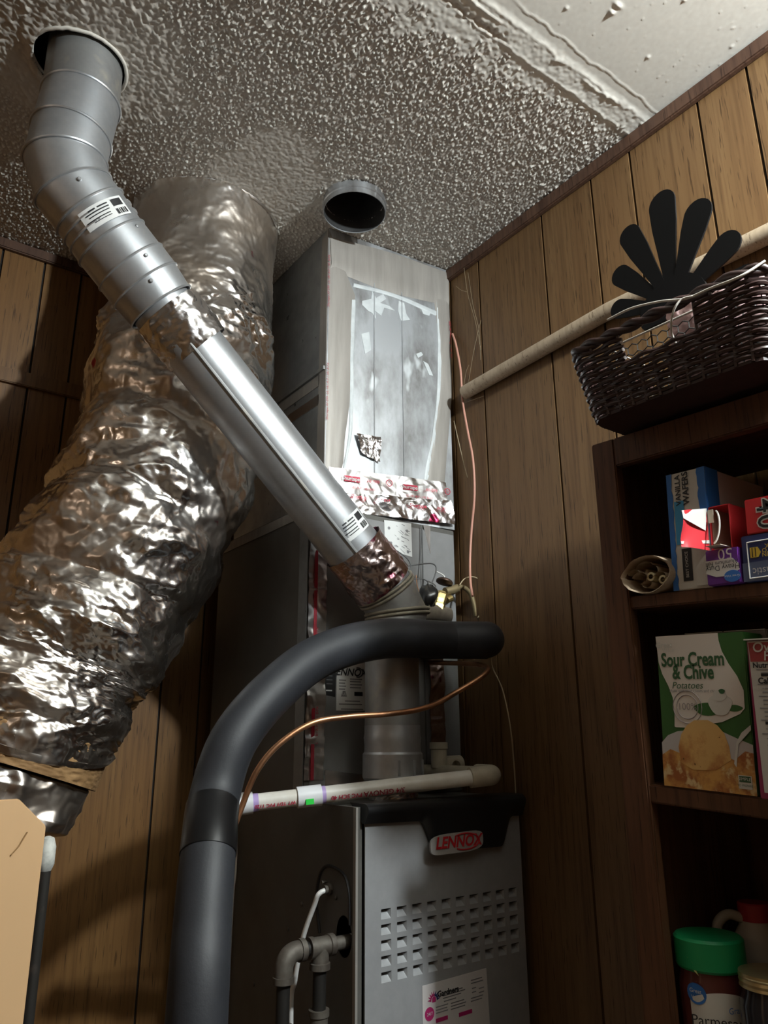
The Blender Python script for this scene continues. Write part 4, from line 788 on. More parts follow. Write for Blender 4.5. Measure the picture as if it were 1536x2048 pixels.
for k in range(NR):
    t = (k + .5) / NR; z = BZ0 + .004 + (BZ1 - BZ0 - .014) * t; P = brect(t, npp); c_ = P.mean(0); Q = []
    for i, q_ in enumerate(P):
        a_, b_ = P[(i + 1) % npp], P[i - 1]; d_ = _n(np.r_[a_ - b_, 0]); nrm = np.array((d_[1], -d_[0])); nrm = nrm if nrm @ (q_ - c_) > 0 else -nrm
        q2 = q_ + nrm * .0022 * math.cos(math.pi * i / 4 + math.pi * (k % 2)); Q.append((q2[0], q2[1], bzt(z + .0006 * math.sin(i * .7 + k), q2[1])))
    if hz0 < z < hz1:
        inside = [i for i, q_ in enumerate(Q) if q_[0] < .845 and hy0 < q_[1] < hy1]; i0, i1 = min(inside), max(inside)
        M().tube(Q[i1 + 1:] + Q[:i0], .0030, 6).build('strand', WICK, bk, smooth=1)
    else: M().tube(Q, .0030, 6, closed=True).build('strand', WICK, bk, smooth=1)
for j in range(NST):
    pts = []
    for t in np.linspace(0, 1, 8):
        q_ = brect(t, npp)[(j * 4 + 2) % npp]; pts.append((q_[0], q_[1], bzt(BZ0 + (BZ1 - BZ0) * t, q_[1])))
    if pts[3][0] < .845 and hy0 + .004 < pts[3][1] < hy1 - .004:
        lo_ = [p_ for p_ in pts if p_[2] - .035 * (p_[1] - .64) < hz0]; hi_ = [p_ for p_ in pts if p_[2] - .035 * (p_[1] - .64) > hz1]
        for q_ in (lo_, hi_):
            if len(q_) > 1: M().tube(q_, .0026, 5).build('stake', WICK, bk, smooth=1)
    else: M().tube(pts, .0026, 5).build('stake', WICK, bk, smooth=1)
P = brect(1, 120); cR = P.mean(0)
for off in (0, math.pi):
    M().tube([(q_[0] + .004 * math.cos(i * .8 + off) * (1 if q_[0] < cR[0] else -1), q_[1], bzt(BZ1 + .004 * math.sin(i * .8 + off), q_[1])) for i, q_ in enumerate(P)], .0052, 7, closed=True).build('rim', WICK, bk, smooth=1)
b0 = brect(0, 60); M().prism([(q_[0], q_[1], bzt(BZ0 - .001, q_[1])) for q_ in b0], (0, 0, .004)).build('bottom', WICK, bk)
# wire basket, sack and cord inside the wicker basket
wbk = thing('wire_basket', 'small chicken wire basket with a white rim inside the wicker basket', 'basket', (.92, .5, BZ0 + .005))
def hexwire(fn, su_, sv_, c, name):
    m_ = M(); seen = set(); r = c / math.sqrt(3)
    for i in range(int(su_ / c) + 1):
        for j in range(int(sv_ / (1.5 * r)) + 1):
            cx_, cy_ = (i + .5 * (j % 2)) * c, j * 1.5 * r
            V_ = [(cx_ + r * math.cos(math.radians(60 * k + 30)), cy_ + r * math.sin(math.radians(60 * k + 30))) for k in range(6)]
            for k in range(6):
                a_, b_ = V_[k], V_[(k + 1) % 6]; key = tuple(sorted(((round(a_[0], 4), round(a_[1], 4)), (round(b_[0], 4), round(b_[1], 4)))))
                if key in seen or max(a_[0], b_[0]) > su_ or max(a_[1], b_[1]) > sv_ or min(a_[0], b_[0]) < 0 or min(a_[1], b_[1]) < 0: continue
                seen.add(key); m_.tube([fn(*a_), fn(*b_)], .0010, 4)
    return m_.build(name, GREYW, wbk, smooth=1)
wy0, wy1 = .392, .622
tag(hexwire(lambda a_, b_: (.872, wy1 - a_, bzt(BZ0 + .006 + b_, wy1 - a_)), wy1 - wy0, .118, .0165, 'wire_mesh'), kind='stuff')
tag(hexwire(lambda a_, b_: (.872 + a_, wy1, bzt(BZ0 + .006 + b_, wy1)), .17, .118, .0165, 'wire_mesh'), kind='stuff')
tag(hexwire(lambda a_, b_: (1.04, wy1 - a_, bzt(BZ0 + .006 + b_, wy1 - a_)), wy1 - wy0, .118, .0165, 'wire_mesh'), kind='stuff')
for z_ in (BZ0 + .006, BZ0 + .124): M().tube([(x_, y_, bzt(z_, y_)) for x_, y_ in ((.872, wy0), (1.04, wy0), (1.04, wy1), (.872, wy1))], .0017, 8, closed=True).build('rim_wire', CORDW, wbk, smooth=1)
sk2 = thing('paper_sack', 'pinkish tan paper packet inside the wire basket', 'packet', (.96, .5, BZ0 + .007))
for (ya, yb_, z1_, nm, mm) in ((.398, at_x(1338, 650, .893)[1], .150, 'packet_body', mat('pink_paper', (.62, .42, .42), .6, 0, (.52, .34, .33), 30)), (at_x(1336, 650, .893)[1] + .004, .612, .030, 'packet_fold', mat('tan_paper', (.52, .42, .30), .6, 0, (.40, .31, .2), 30))):
    nn = 26; A_ = np.zeros((nn, nn, 3)); 
    U_, V_ = np.meshgrid(np.linspace(0, 1, nn), np.linspace(0, 1, nn)); dn_ = crumple((nn, nn), (.005, .005), .04, 71) * .003
    for xf_, sgn in ((.893, -1), (.985, 1)):
        G = np.stack([np.full_like(U_, xf_) + sgn * .010 * np.sin(U_ * math.pi) * np.sin(V_ * math.pi) + dn_, ya + (yb_ - ya) * U_, BZ0 + .009 + z1_ * V_], -1); G[:, :, 2] += .035 * (G[:, :, 1] - .64)
        M().grid(G).build(nm, mm, sk2, smooth=1.2)
    M().add([(.893, ya, bzt(BZ0 + .009 + z1_, ya)), (.893, yb_, bzt(BZ0 + .009 + z1_, yb_)), (.985, yb_, bzt(BZ0 + .009 + z1_, yb_)), (.985, ya, bzt(BZ0 + .009 + z1_, ya)), (.893, ya, bzt(BZ0 + .009, ya)), (.985, ya, bzt(BZ0 + .009, ya)), (.893, yb_, bzt(BZ0 + .009, yb_)), (.985, yb_, bzt(BZ0 + .009, yb_))], [(0, 1, 2, 3), (0, 3, 5, 4), (1, 6, 7, 2)]).build(nm, mm, sk2)
bc_ = thing('twine', 'thin white twine lying along the wicker basket rim with a loop hanging down', 'cord', tuple(at_x(1345, 600, .81)))
xr_ = .803
wire('cord_run', [at_x(1215, 640, xr_), at_x(1262, 617, xr_), at_x(1320, 603, xr_), at_x(1372, 597, xr_), at_x(1420, 577, xr_), at_x(1480, 553, xr_), at_x(1530, 522, xr_ + .02)], .0017, CORDW, bc_, 8)
wire('cord_loop', [at_x(1390, 592, xr_), at_x(1365, 598, xr_ - .003), at_x(1350, 615, xr_ - .006), at_x(1343, 640, xr_), at_x(1343, 665, .818), at_x(1351, 686, .83)], .0015, CORDW, bc_, 8)
# black petal ornament
XO = .955
orn = thing('metal_flower_ornament', 'flat black metal flower with rounded petals standing in the wicker basket', 'ornament', tuple(at_x(1345, 690, XO)))
oc = at_x(1345, 612, XO); mpx = (oc @ RW[:, 2]) / FPX
def oplane(u, v): return at_x(u, v, XO)
def petal(tip, w, xoff=0.):
    d_ = tip - oc; L_ = np.linalg.norm(d_); d_ /= L_; s_ = np.array((0, -d_[2], d_[1])); s_ /= np.linalg.norm(s_); R_ = w / 2
    prof_ = [(.10, .44), (.3, .50), (.5, .70), (.7, .92), (1 - R_ / L_ * 1.05, 1.)]; P_ = [oc + d_ * L_ * a_ + s_ * R_ * b_ for a_, b_ in prof_]
    P_ += [tip - d_ * R_ + R_ * (math.cos(a_) * s_ + math.sin(a_) * d_) for a_ in np.linspace(.15, math.pi - .15, 11)]
    P_ += [oc + d_ * L_ * a_ - s_ * R_ * b_ for a_, b_ in prof_[::-1]]
    M().prism([p_ + np.array((xoff, 0, 0)) for p_ in P_], (.003, 0, 0)).build('petal', BLKM, orn)
for i, (u, v, w) in enumerate(((1222, 618, 42), (1228, 543, 46), (1250, 457, 50), (1320, 383, 60), (1403, 396, 60), (1476, 463, 54), (1512, 540, 40))): petal(oplane(u, v), w * mpx * 1.02, .0004 * (i % 2))
M().prism([oc + np.array((-.0008, .058 * math.cos(a_), .050 * max(-.35, math.sin(a_)))) for a_ in np.linspace(0, 2 * math.pi, 28, endpoint=False)], (.005, 0, 0)).build('hub', BLKM, orn)
M().prism([oc + np.array((0, y_, z_)) for y_, z_ in ((-.006, 0), (.006, 0), (.006, -.075), (-.006, -.075))], (.003, 0, 0)).build('stem', BLKM, orn)

# ------------------------------------------------------------------ groceries
ca, sa = math.cos(TLT), math.sin(TLT); SS = np.array((0, -ca, -sa)); TT = np.array((0, -sa, ca)); DD = np.array((1., 0, 0))
def box_on(name, label, cat_, u, v, xf, wid, hgt_, dep, m, shelf, group=None, lean=0.):
    """a carton whose far lower front corner is seen at (u, v); returns its Empty and a face frame"""
    p_ = at_x(u, v, xf); p_[2] = shelf + TLT * (p_[1] - .64) + .0008
    c_, s_ = math.cos(lean), math.sin(lean); S_ = SS * c_ - TT * s_; T_ = TT * c_ + SS * s_
    t_ = thing(name, label, cat_, p_, group or 'grocery cartons on the shelf unit')
    return t_, (lambda s, t, d=0.: p_ + S_ * s + T_ * t + DD * d), S_, T_
def solid(F, S_, T_, w_, h_, d_, m, parent, name='carton', bev=.0012): return M().obox(F(0, 0), S_ * w_, T_ * h_, DD * d_).build(name, m, parent, bevel=bev)
def face(F, pts, m, parent, name='print', lift=.0006, th=.0003): return M().prism([F(s, t, -lift) for s, t in pts], -DD * th).build(name, m, parent)
WHITE = mat('white_card', (.62, .60, .55), .5); BLUE = mat('blue_print', (.03, .15, .46), .45); LBLUE = mat('light_blue_print', (.05, .30, .55), .45); PUR = mat('purple_print', (.13, .03, .24), .4)
REDB = mat('red_carton', (.52, .03, .035), .35); NAVYB = mat('navy_carton', (.03, .045, .14), .35); SLATE = mat('slate_print', (.10, .13, .22), .4); YEL = mat('yellow_print', (.72, .52, .06), .45); TAN = mat('inner_card', (.48, .41, .32), .7)
DGRN = mat('green_print', (.04, .13, .03), .45); CREAM = mat('cream_print', (.72, .66, .60), .45); TXTG = mat('green_ink', (.035, .11, .04), .5)
def mm_(u0, v0, u1, v1, x): return np.linalg.norm(at_x(u0, v0, x) - at_x(u1, v1, x))
# wafer box
xw = .905; w_ = mm_(1310, 958, 1384, 940, xw); h_ = mm_(1310, 958, 1348, 1182, xw)
t_, F, S_, T_ = box_on('wafer_box', 'tall narrow white and blue wafer carton standing on the upper shelf', 'box', 1348, 1182, xw, 0, 0, 0, None, sh2)
o = solid(F, S_, T_, w_, h_, .15, WHITE, t_)
rg = np.random.default_rng(4)
edge = [(w_ * .13 + rg.uniform(-.0012, .0012), t) for t in np.linspace(0, h_, 22)]
face(F, [(0, 0)] + edge + [(0, h_)], BLUE, t_, 'blue_border')
edge = [(w_ * .80 + rg.uniform(-.0014, .0014), t) for t in np.linspace(h_, h_ * .62, 12)]
face(F, edge + [(w_, h_ * .62), (w_, h_)], BLUE, t_, 'blue_border')
face(F, [(w_ * .17, h_ * .38), (w_ * .42, h_ * .38), (w_ * .42, h_ * .75), (w_ * .17, h_ * .75)], LBLUE, t_, 'blue_panel')
face(F, [(w_ * .28, h_ * .07), (w_ * .52, h_ * .07), (w_ * .52, h_ * .34), (w_ * .28, h_ * .34)], INK, t_, 'logo_panel')
text('BEST CHOICE', .0058, F(w_ * .40, h_ * .205, -.001), T_, -S_, WHITE, t_)
text('VANILLA', .0110, F(w_ * .30, h_ * .845, -.0006), T_, -S_, INK, t_, bold=.0002); text('WAFERS', .0125, F(w_ * .50, h_ * .850, -.0006), T_, -S_, INK, t_, bold=.0003)
M().obox(F(w_ * .62, h_ * .02, -.0012), S_ * w_ * .34, T_ * h_ * .62, -DD * .0012).build('flap', WHITE, t_)
M().obox(F(w_, h_ * .3, .0), S_ * .0006, T_ * h_ * .7, DD * .030).build('blue_side', BLUE, t_)
# foil carton (purple)
xp = .895; w_ = mm_(1413, 1168, 1478, 1151, xp); h_ = mm_(1403, 1098, 1415, 1166, xp) 
t_, F, S_, T_ = box_on('aluminum_foil_box', 'purple kitchen foil carton lying end-on, beneath the torn red carton', 'box', 1415, 1169, xp, 0, 0, 0, None, sh2)
solid(F, S_, T_, w_, h_, .255, PUR, t_)
face(F, [(0, h_ * .70), (w_ * .82, h_ * .70), (w_, h_ * .52), (w_, h_ * .36), (w_ * .7, h_ * .22), (w_ * .3, h_ * .22), (0, h_ * .34)], WHITE, t_, 'white_panel')
text('50', .0205, F(w_ * .62, h_ * .85, -.0006), -S_, -T_, WHITE, t_); text('Heavy Duty', .0095, F(w_ * .52, h_ * .47, -.001), -S_, -T_, INK, t_); text('Aluminum Foil', .0075, F(w_ * .50, h_ * .60, -.001), -S_, -T_, INK, t_)
face(F, [(w_ * .78 + .011 * math.cos(a_), h_ * .20 + .0075 * math.sin(a_)) for a_ in np.linspace(0, 6.28, 20)[:-1]], BLUE, t_, 'blue_oval', .0009); text('Great Value', .0042, F(w_ * .78, h_ * .20, -.0013), -S_, -T_, WHITE, t_)
hp = h_; wp = w_
# torn red carton lying on the foil carton
t_, F, S_, T_ = box_on('torn_red_carton', 'red carton with its torn end flaps open, lying on the purple carton', 'box', 1432, 1166, .905, 0, 0, 0, None, sh2 + hp + .0012)
w_ = mm_(1432, 1070, 1474, 1062, .905); h_ = mm_(1438, 975, 1440, 1070, .905) * .93
for nm, a_, b_, c_, mm in (('carton_bottom', (0, 0), (w_, 0), .0012, REDB), ('carton_lid', (0, h_ - .0012), (w_, 0), .0012, REDB)): M().obox(F(*a_), S_ * w_, T_ * c_, DD * .25).build(nm, mm, t_)
M().obox(F(0, 0), S_ * .0012, T_ * h_, DD * .25).build('carton_wall', REDB, t_); M().obox(F(w_ - .0012, 0), S_ * .0012, T_ * h_, DD * .25).build('carton_wall', REDB, t_)
M().obox(F(.0013, .0013, .004), S_ * .0004, T_ * (h_ - .0026), DD * .24).build('carton_lining', TAN, t_); M().obox(F(.0013, .0013, .004), S_ * (w_ - .0026), T_ * .0004, DD * .24).build('carton_lining', TAN, t_)
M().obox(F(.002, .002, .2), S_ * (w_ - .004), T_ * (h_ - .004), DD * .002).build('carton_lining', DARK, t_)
fl_ = M(); nn = 14; G = np.zeros((nn, nn, 3))
for i in range(nn):
    for j in range(nn):
        a_ = i / (nn - 1); b_ = j / (nn - 1); G[j, i] = F(-.002 - .010 * a_ + .003 * math.sin(b_ * 5 + a_ * 4) * a_, h_ * (.02 + b_ * (.95 - .18 * a_ * (1 - .2))) , -.001 - .046 * a_ + .003 * math.sin(a_ * 7))
fo = fl_.grid(G).build('side_flap', mat('glossy_red_flap', (.60, .04, .05), .28), t_, smooth=1.3)
Gw = G.copy(); off_ = np.array((-.0006, -.0010, .0004)); m_ = M(); m_.add([G[nn - 1, 0] + off_, G[nn - 1, nn - 1] + off_, G[int(nn * .72), nn - 1] + off_, G[int(nn * .45), 2] + off_], [(0, 1, 2, 3)]).build('white_triangle', WHITE, fo)
m_ = M(); m_.add([G[2, 0] + off_, G[1, nn - 1] + off_, G[2, nn - 1] + off_, G[3, 0] + off_], [(0, 1, 2, 3)]).build('white_stripe', WHITE, fo)
M().tube([F(w_ * .30 + .010 * math.sin(a_), h_ * .5 + h_ * .40 * math.cos(a_), -.012 * math.sin(a_ * .5)) for a_ in np.linspace(.3, 2.9, 12)], .0011, 5).build('torn_edge', WHITE, t_)
M().obox(F(w_ * .18, .002, -.022), S_ * w_ * .7, T_ * .0008, DD * .022).build('bottom_flap', TAN, t_)
M().obox(F(w_ * .03, h_ * .62, -.003), S_ * w_ * .26, T_ * h_ * .30, -DD * .0008).build('corner_flap', TAN, t_)
# red carton with 40
t_, F, S_, T_ = box_on('red_count_carton', 'red carton printed with a large 40, lying above the navy carton', 'box', 1506, 1150, .897, 0, 0, 0, None, sh2 + mm_(1474, 1057, 1489, 1146, .897) + .0012)
w_ = .085; h_ = mm_(1489, 978, 1498, 1046, .897); solid(F, S_, T_, w_, h_, .2, REDB, t_)
text('40', .036, F(.027, h_ * .50, -.0006), -T_, S_, WHITE, t_, bold=.0018, spacing=1.1); text('40', .036, F(.027, h_ * .50, -.0012), -T_, S_, INK, t_, bold=.0001, spacing=1.1)
# plastic wrap carton
t_, F, S_, T_ = box_on('plastic_wrap_box', 'navy plastic wrap carton with a yellow arrow, lying right of the purple carton', 'box', 1487, 1150, .897, 0, 0, 0, None, sh2)
w_ = .090; h_ = mm_(1474, 1057, 1489, 1146, .897); solid(F, S_, T_, w_, h_, .255, NAVYB, t_)
face(F, [(0, 0), (w_, 0), (w_, h_ * .44), (0, h_ * .40)], SLATE, t_, 'slate_panel')
for a_, b_ in (((.008, h_ * .06), (.008, h_ * .84)), ((.008, h_ * .84), (w_, h_ * .86)), ((.008, h_ * .06), (w_, h_ * .09))): M().tube([F(*a_, -.0012), F(*b_, -.0012)], .0008, 5).build('border_line', WHITE, t_)
face(F, [(.011, h_ * .50), (.021, h_ * .50), (.0245, h_ * .60), (.021, h_ * .72), (.011, h_ * .72)], YEL, t_, 'yellow_arrow', .0008)
for k in (.0135, .0175): face(F, [(k, h_ * .51), (k + .001, h_ * .51), (k + .001, h_ * .71), (k, h_ * .71)], INK, t_, 'arrow_bar', .0013)
for k, tx in enumerate(('PRESS IN', 'END TO', 'LOCK')): text(tx, .0075, F(.040, h_ * (.54 + .09 * k), -.0008), -S_, -T_, YEL, t_)
text('clear plastic', .0125, F(.042, h_ * .20, -.0012), -S_, -T_, WHITE, t_); text('wrap', .0125, F(.050, h_ * .335, -.0012), -S_, -T_, WHITE, t_)
# rolled paper bag
t_ = thing('rolled_paper_bag', 'crinkled tan paper bag rolled up, lying left of the wafer carton', 'bag', at_x(1295, 1190, .90))
bc2 = at_x(1292, 1160, .893); bc2[2] = max(bc2[2], zsh(sh2, bc2[1]) + .0265); PB = mat('tan_bag_paper', (.50, .39, .27), .7, 0, (.36, .26, .17), 40); PBD = mat('dark_bag_inside', (.07, .04, .025), .8)
rg = np.random.default_rng(12); nn = 48; wob_ = np.convolve(np.r_[rg.standard_normal(nn + 4)], np.ones(5) / 5, 'valid')[:nn] * .0022
def ring_(x_, k, ph=0.): return [np.array((x_ + .003 * math.sin(a_ * 3 + ph), bc2[1] + (.041 * k + wob_[i]) * math.cos(a_), bc2[2] + (.026 * k + wob_[i] * .8) * math.sin(a_) + .002 * math.cos(a_))) for i, a_ in enumerate(np.linspace(0, 2 * math.pi, nn, endpoint=False))]
A_ = np.array([r_ + [r_[0]] for r_ in (ring_(bc2[0] + .17, .8), ring_(bc2[0] + .1, .98), ring_(bc2[0] + .02, 1.), ring_(bc2[0], .97), ring_(bc2[0] + .002, .9), ring_(bc2[0] + .03, .88), ring_(bc2[0] + .16, .78))])
M().grid(A_).build('outer_layer', PB, t_, smooth=1)
for k, (cy_, cz_, r_, a0, a1) in enumerate(((.012, -.004, .014, .3, 5.), (-.006, .004, .012, 2.4, 6.9), (.020, .004, .011, 0, 3.4), (-.020, -.006, .010, 1., 5.5), (.003, -.012, .009, 3., 7.4), (.0, .008, .018, .2, 2.6))):
    P_ = [(cy_ + r_ * (1 - .35 * s) * math.cos(a0 + (a1 - a0) * s), cz_ + r_ * .75 * (1 - .35 * s) * math.sin(a0 + (a1 - a0) * s)) for s in np.linspace(0, 1, 16)]
    M().grid(np.array([[(bc2[0] + x_, bc2[1] + a_, bc2[2] + b_) for a_, b_ in P_] for x_ in (.004, .05)])).build('inner_layer', PB, t_, smooth=1)
M().prism([p_ * 1. for p_ in ring_(bc2[0] + .055, .85)], (.002, 0, 0)).build('bag_inside', PBD, t_)
for cy_, cz_ in ((-.004, -.003), (-.022, -.010)): M().lathe((bc2[0] + .006, bc2[1] + cy_, bc2[2] + cz_), (1, 0, 0), [(0, .0035), (0, .0062), (.03, .0062)], 14, caps=False).build('cream_roll', mat('cream_roll', (.66, .58, .36), .6), t_, smooth=.6)
# potato carton
xq = .905
t_, F, S_, T_ = box_on('potato_box', 'green and white potato side dish carton on the middle shelf', 'box', 1330, 1571, xq, 0, 0, 0, None, sh3)
w_ = mm_(1330, 1571, 1516, 1594, xq); h_ = mm_(1297, 1275, 1330, 1571, xq)
solid(F, S_, T_, w_, h_, .045, DGRN, t_)
def zq(pts, W=1390 - 500):  # carton-face points from fractions of its width and height
    return [(w_ * a_, h_ * b_) for a_, b_ in pts]
face(F, zq([(.0, 1), (.73, 1), (.735, .95), (.76, .88), (.82, .80), (.90, .72), (.955, .63), (.95, .52), (.90, .485), (.70, .43), (.60, .42), (.40, .385), (.18, .385), (.165, .39), (.175, .48), (.165, .58), (.12, .66), (.055, .74), (.02, .82)]), CREAM, t_, 'banner')
face(F, zq([(0, .28), (.08, .33), (.2, .36), (.34, .37), (.7, .37), (.86, .33), (1, .30), (1, 0), (0, 0)]), mat('bowl_print', (.52, .49, .48), .45), t_, 'bowl_print', .0007)
MASH = mat('mash_print', (.62, .33, .09), .45, 0, (.34, .11, .03), 34, 5, lohi=(.44, .60), col3=(.66, .50, .26), scale3=60, lohi3=(.55, .65))
MASH2 = mat('mash_print_top', (.68, .42, .15), .45, 0, (.46, .19, .055), 26, 5, lohi=(.46, .62), col3=(.16, .08, .02), scale3=110, lohi3=(.68, .70))
face(F, zq([(0, .20), (.10, .24), (.20, .22), (.30, .24), (.62, .25), (.80, .20), (.92, .26), (1, .25), (1, 0), (0, 0)]), MASH, t_, 'mash_print', .0011)
face(F, zq([(.22, .16), (.20, .26), (.24, .34), (.31, .40), (.40, .435), (.55, .44), (.65, .41), (.72, .36), (.76, .28), (.77, .20), (.6, .13), (.35, .12)]), MASH2, t_, 'mash_print', .0015)
face(F, zq([(.82, .16), (.86, .30), (1, .39), (1, .42), (.90, .37), (.84, .31), (.80, .18)]), WHITE, t_, 'fork_print', .0019)
text('Sour Cream', .0245, F(w_ * .42, h_ * .83, -.001), S_, T_, TXTG, t_, bold=.0007, width=.74); text('& Chive', .0245, F(w_ * .42, h_ * .745, -.001), S_, T_, TXTG, t_, bold=.0007, width=.74)
text('Potatoes', .0125, F(w_ * .345, h_ * .66, -.001), S_, T_, TXTG, t_, shear=.25); text('Made with sour cream and chives', .0052, F(w_ * .42, h_ * .625, -.001), S_, T_, GINK, t_)
text('Great', .0105, F(w_ * .10, h_ * .935, -.001), S_, T_, WHITE, t_, bold=.0002); text('Value', .0085, F(w_ * .15, h_ * .90, -.001), S_, T_, WHITE, t_)
cq = F(w_ * .33, h_ * .52, -.0012)
for r_ in (.0205, .0150): M().tube([cq + S_ * r_ * math.cos(a_) + T_ * r_ * math.sin(a_) for a_ in np.linspace(0, 6.283, 33)[:-1]], .0006, 4, closed=True).build('seal_ring', mat('seal_ink', (.30, .26, .25), .5), t_)
text('100%', .0125, cq, S_, T_, bpy.data.materials['seal_ink'], t_)
cq2 = F(w_ * .70, h_ * .54, -.0010)
def blob(c_, a_, b_, m_, nm, l_, ph=0): M().prism([c_ + S_ * a_ * math.cos(k) * (1 + .1 * math.sin(3 * k + ph)) + T_ * b_ * math.sin(k) - DD * l_ for k in np.linspace(0, 6.283, 25)[:-1]], -DD * .0003).build(nm, m_, t_)
blob(cq2 + S_ * -.018 + T_ * -.006, .018, .008, DGRN, 'herb_print', 0); blob(cq2 + S_ * .018 - T_ * .004, .010, .004, DGRN, 'herb_print', 0, 1); blob(cq2, .0155, .013, WHITE, 'cream_dollop', .0005); blob(cq2 + T_ * .011, .009, .007, WHITE, 'cream_dollop', .0009, 2); blob(cq2 + S_ * .004 + T_ * .016, .004, .003, TXTG, 'herb_print', .0014)
face(F, zq([(.83, .035), (.965, .035), (.965, .115), (.83, .115)]), WHITE, t_, 'corner_tag', .0019); face(F, zq([(.84, .075), (.955, .075), (.955, .11), (.84, .11)]), TXTG, t_, 'corner_tag', .0023)
text('SIMPLE', .0052, F(w_ * .897, h_ * .093, -.0027), S_, T_, WHITE, t_); text('TO PREPARE', .0035, F(w_ * .897, h_ * .055, -.0024), S_, T_, TXTG, t_)
# cartons standing behind it
for (u, nm, lab) in ((1392, 'spare_carton', 'plain pale topped carton standing behind the potato carton'),):
    t_, F, S_, T_ = box_on(nm, lab, 'box', u, 1580, xq + .05, 0, 0, 0, None, sh3); solid(F, S_, T_, .115, h_ + .006, .05, mat('dull_card', (.20, .18, .16), .6), t_)
    M().obox(F(.0, h_ + .0062), S_ * .055, T_ * .001, DD * .03).build('lid_flap', WHITE, t_); M().obox(F(.058, h_ + .0062), S_ * .055, T_ * .001, DD * .03).build('lid_flap', WHITE, t_)
# coating mix carton
xc = .885
t_, F, S_, T_ = box_on('coating_mix_box', 'magenta coating mix carton with nutrition panel, right of the potato carton', 'box', 1521, 1600, xc, 0, 0, 0, None, sh3)
w_ = .12; hc_ = mm_(1489, 1284, 1524, 1600, xc); MAGB = mat('magenta_carton', (.28, .03, .10), .4); solid(F, S_, T_, w_, hc_, .045, MAGB, t_)
face(F, [(.006, hc_ * .04), (w_, hc_ * .04), (w_, hc_ * .995), (.002, hc_ * .995)], mat('nutrition_panel', (.52, .50, .46), .45), t_, 'nutrition_panel')
face(F, [(.004, hc_ * .86), (w_, hc_ * .86), (w_, hc_ * .985), (.003, hc_ * .985)], mat('rust_print', (.34, .05, .05), .45), t_, 'header_band', .0010)
text('Oven', .0165, F(.026, hc_ * .95, -.0014), S_, T_, WHITE, t_, shear=.1, bold=.0002); text('Fry', .0155, F(.030, hc_ * .893, -.0014), S_, T_, WHITE, t_, shear=.1, bold=.0002)
text('Nutrition Facts', .0090, F(.006, hc_ * .835, -.001), S_, T_, INK, t_, align='LEFT', bold=.0002); text('Calories', .0095, F(.011, hc_ * .735, -.001), S_, T_, INK, t_, align='LEFT', bold=.0003)
rg = np.random.default_rng(8)
for k, (tt_, th_) in enumerate([(.805, .001), (.785, .001), (.765, .0032), (.71, .001), (.685, .001), (.66, .0014), (.635, .001), (.61, .0014), (.585, .001), (.56, .001), (.535, .0014), (.51, .001), (.485, .001), (.46, .0034), (.43, .001), (.40, .001), (.37, .001), (.33, .001)]):
    M().obox(F(.010 + (.005 if k % 3 else 0), hc_ * tt_, -.001), S_ * rg.uniform(.02, .06), T_ * th_, -DD * .0003).build('print_line', INK if th_ > .002 else GINK, t_)
M().obox(F(0, hc_, -.006), S_ * w_, T_ * .0015, DD * .05).build('lid_flap', WHITE, t_)
text('HERB', .006, F(.0115, hc_ * .69, -.0011), S_, T_, WHITE, t_)
# parmesan jar
def zfloor(y): return zsh(sh4, y) + .0024
jc = at_x(1415, 1868, .955); jr = 66 / FPX * (jc @ RW[:, 2]); js = jr - .0012; jb = zfloor(jc[1])
t_ = thing('cheese_jar', 'grated cheese jar with a green lid on the lowest visible shelf', 'jar', (jc[0], jc[1], jb), 'jars on the lowest visible shelf')
GL = mat('green_lid', (.01, .26, .09), .4); jz = jc[2]
M().lathe((jc[0], jc[1], jz), (0, 0, -1), [(0, .001), (0, jr - .003), (.003, jr), (.033, jr), (.036, jr - .002), (.036, .001)], 36, caps=False).build('lid', GL, t_, smooth=.5)
JB = mat('dark_red_jar', (.10, .025, .022), .2, 0, coat=.4); M().lathe((jc[0], jc[1], jb + .001), (0, 0, 1), [(0, .001), (0, js - .002), (.004, js), (jz - jb - .054, js), (jz - jb - .044, js - .003), (jz - jb - .032, js - .0025), (jz - jb - .032, .001)], 40, caps=False).build('body', JB, t_, smooth=.6)
tocam = _n(np.array((-jc[0], -jc[1], 0))); sdv = np.array((tocam[1], -tocam[0], 0)); sdv = sdv if sdv @ RW[:, 0] > 0 else -sdv
def jpt(a_, z, k=.0006): return np.array((jc[0], jc[1], 0)) + (js + k) * (math.cos(a_) * tocam + math.sin(a_) * sdv) + np.array((0, 0, z))
zl1 = at_x(1430, 1990, .955 - js)[2]
ng = 26; A_ = np.array([[jpt(a_, zl1 - .008 * (1 - math.cos((a_ - .2) * 1.2)) * 2.2 if k else zl1 - .07) for a_ in np.linspace(-.75, 1.15, ng)] for k in (0, 1)])
M().grid(A_).build('label', WHITE, t_, smooth=1)
ov = [(-.52 + .30 * math.cos(a_), zl1 - .004 + .0115 * math.sin(a_)) for a_ in np.linspace(0, 6.283, 25)[:-1]]; M().add([jpt(a_, z, .0012) for a_, z in ov], [tuple(range(len(ov)))]).build('blue_oval', BLUE, t_)
def jtext(s, size, a_, z, m): nn_ = math.cos(a_) * tocam + math.sin(a_) * sdv; xx_ = np.cross((0, 0, 1.), nn_); text(s, size, jpt(a_, z, .0016), xx_, (0, 0, 1), m, t_)
jtext('Great', .0065, -.52, zl1 - .001, WHITE); jtext('Value', .0055, -.52, zl1 - .008, WHITE); jtext('Parmesan', .0155, .02, zl1 - .030, INK); jtext('Grated', .0095, .62, zl1 - .018, BLUE)
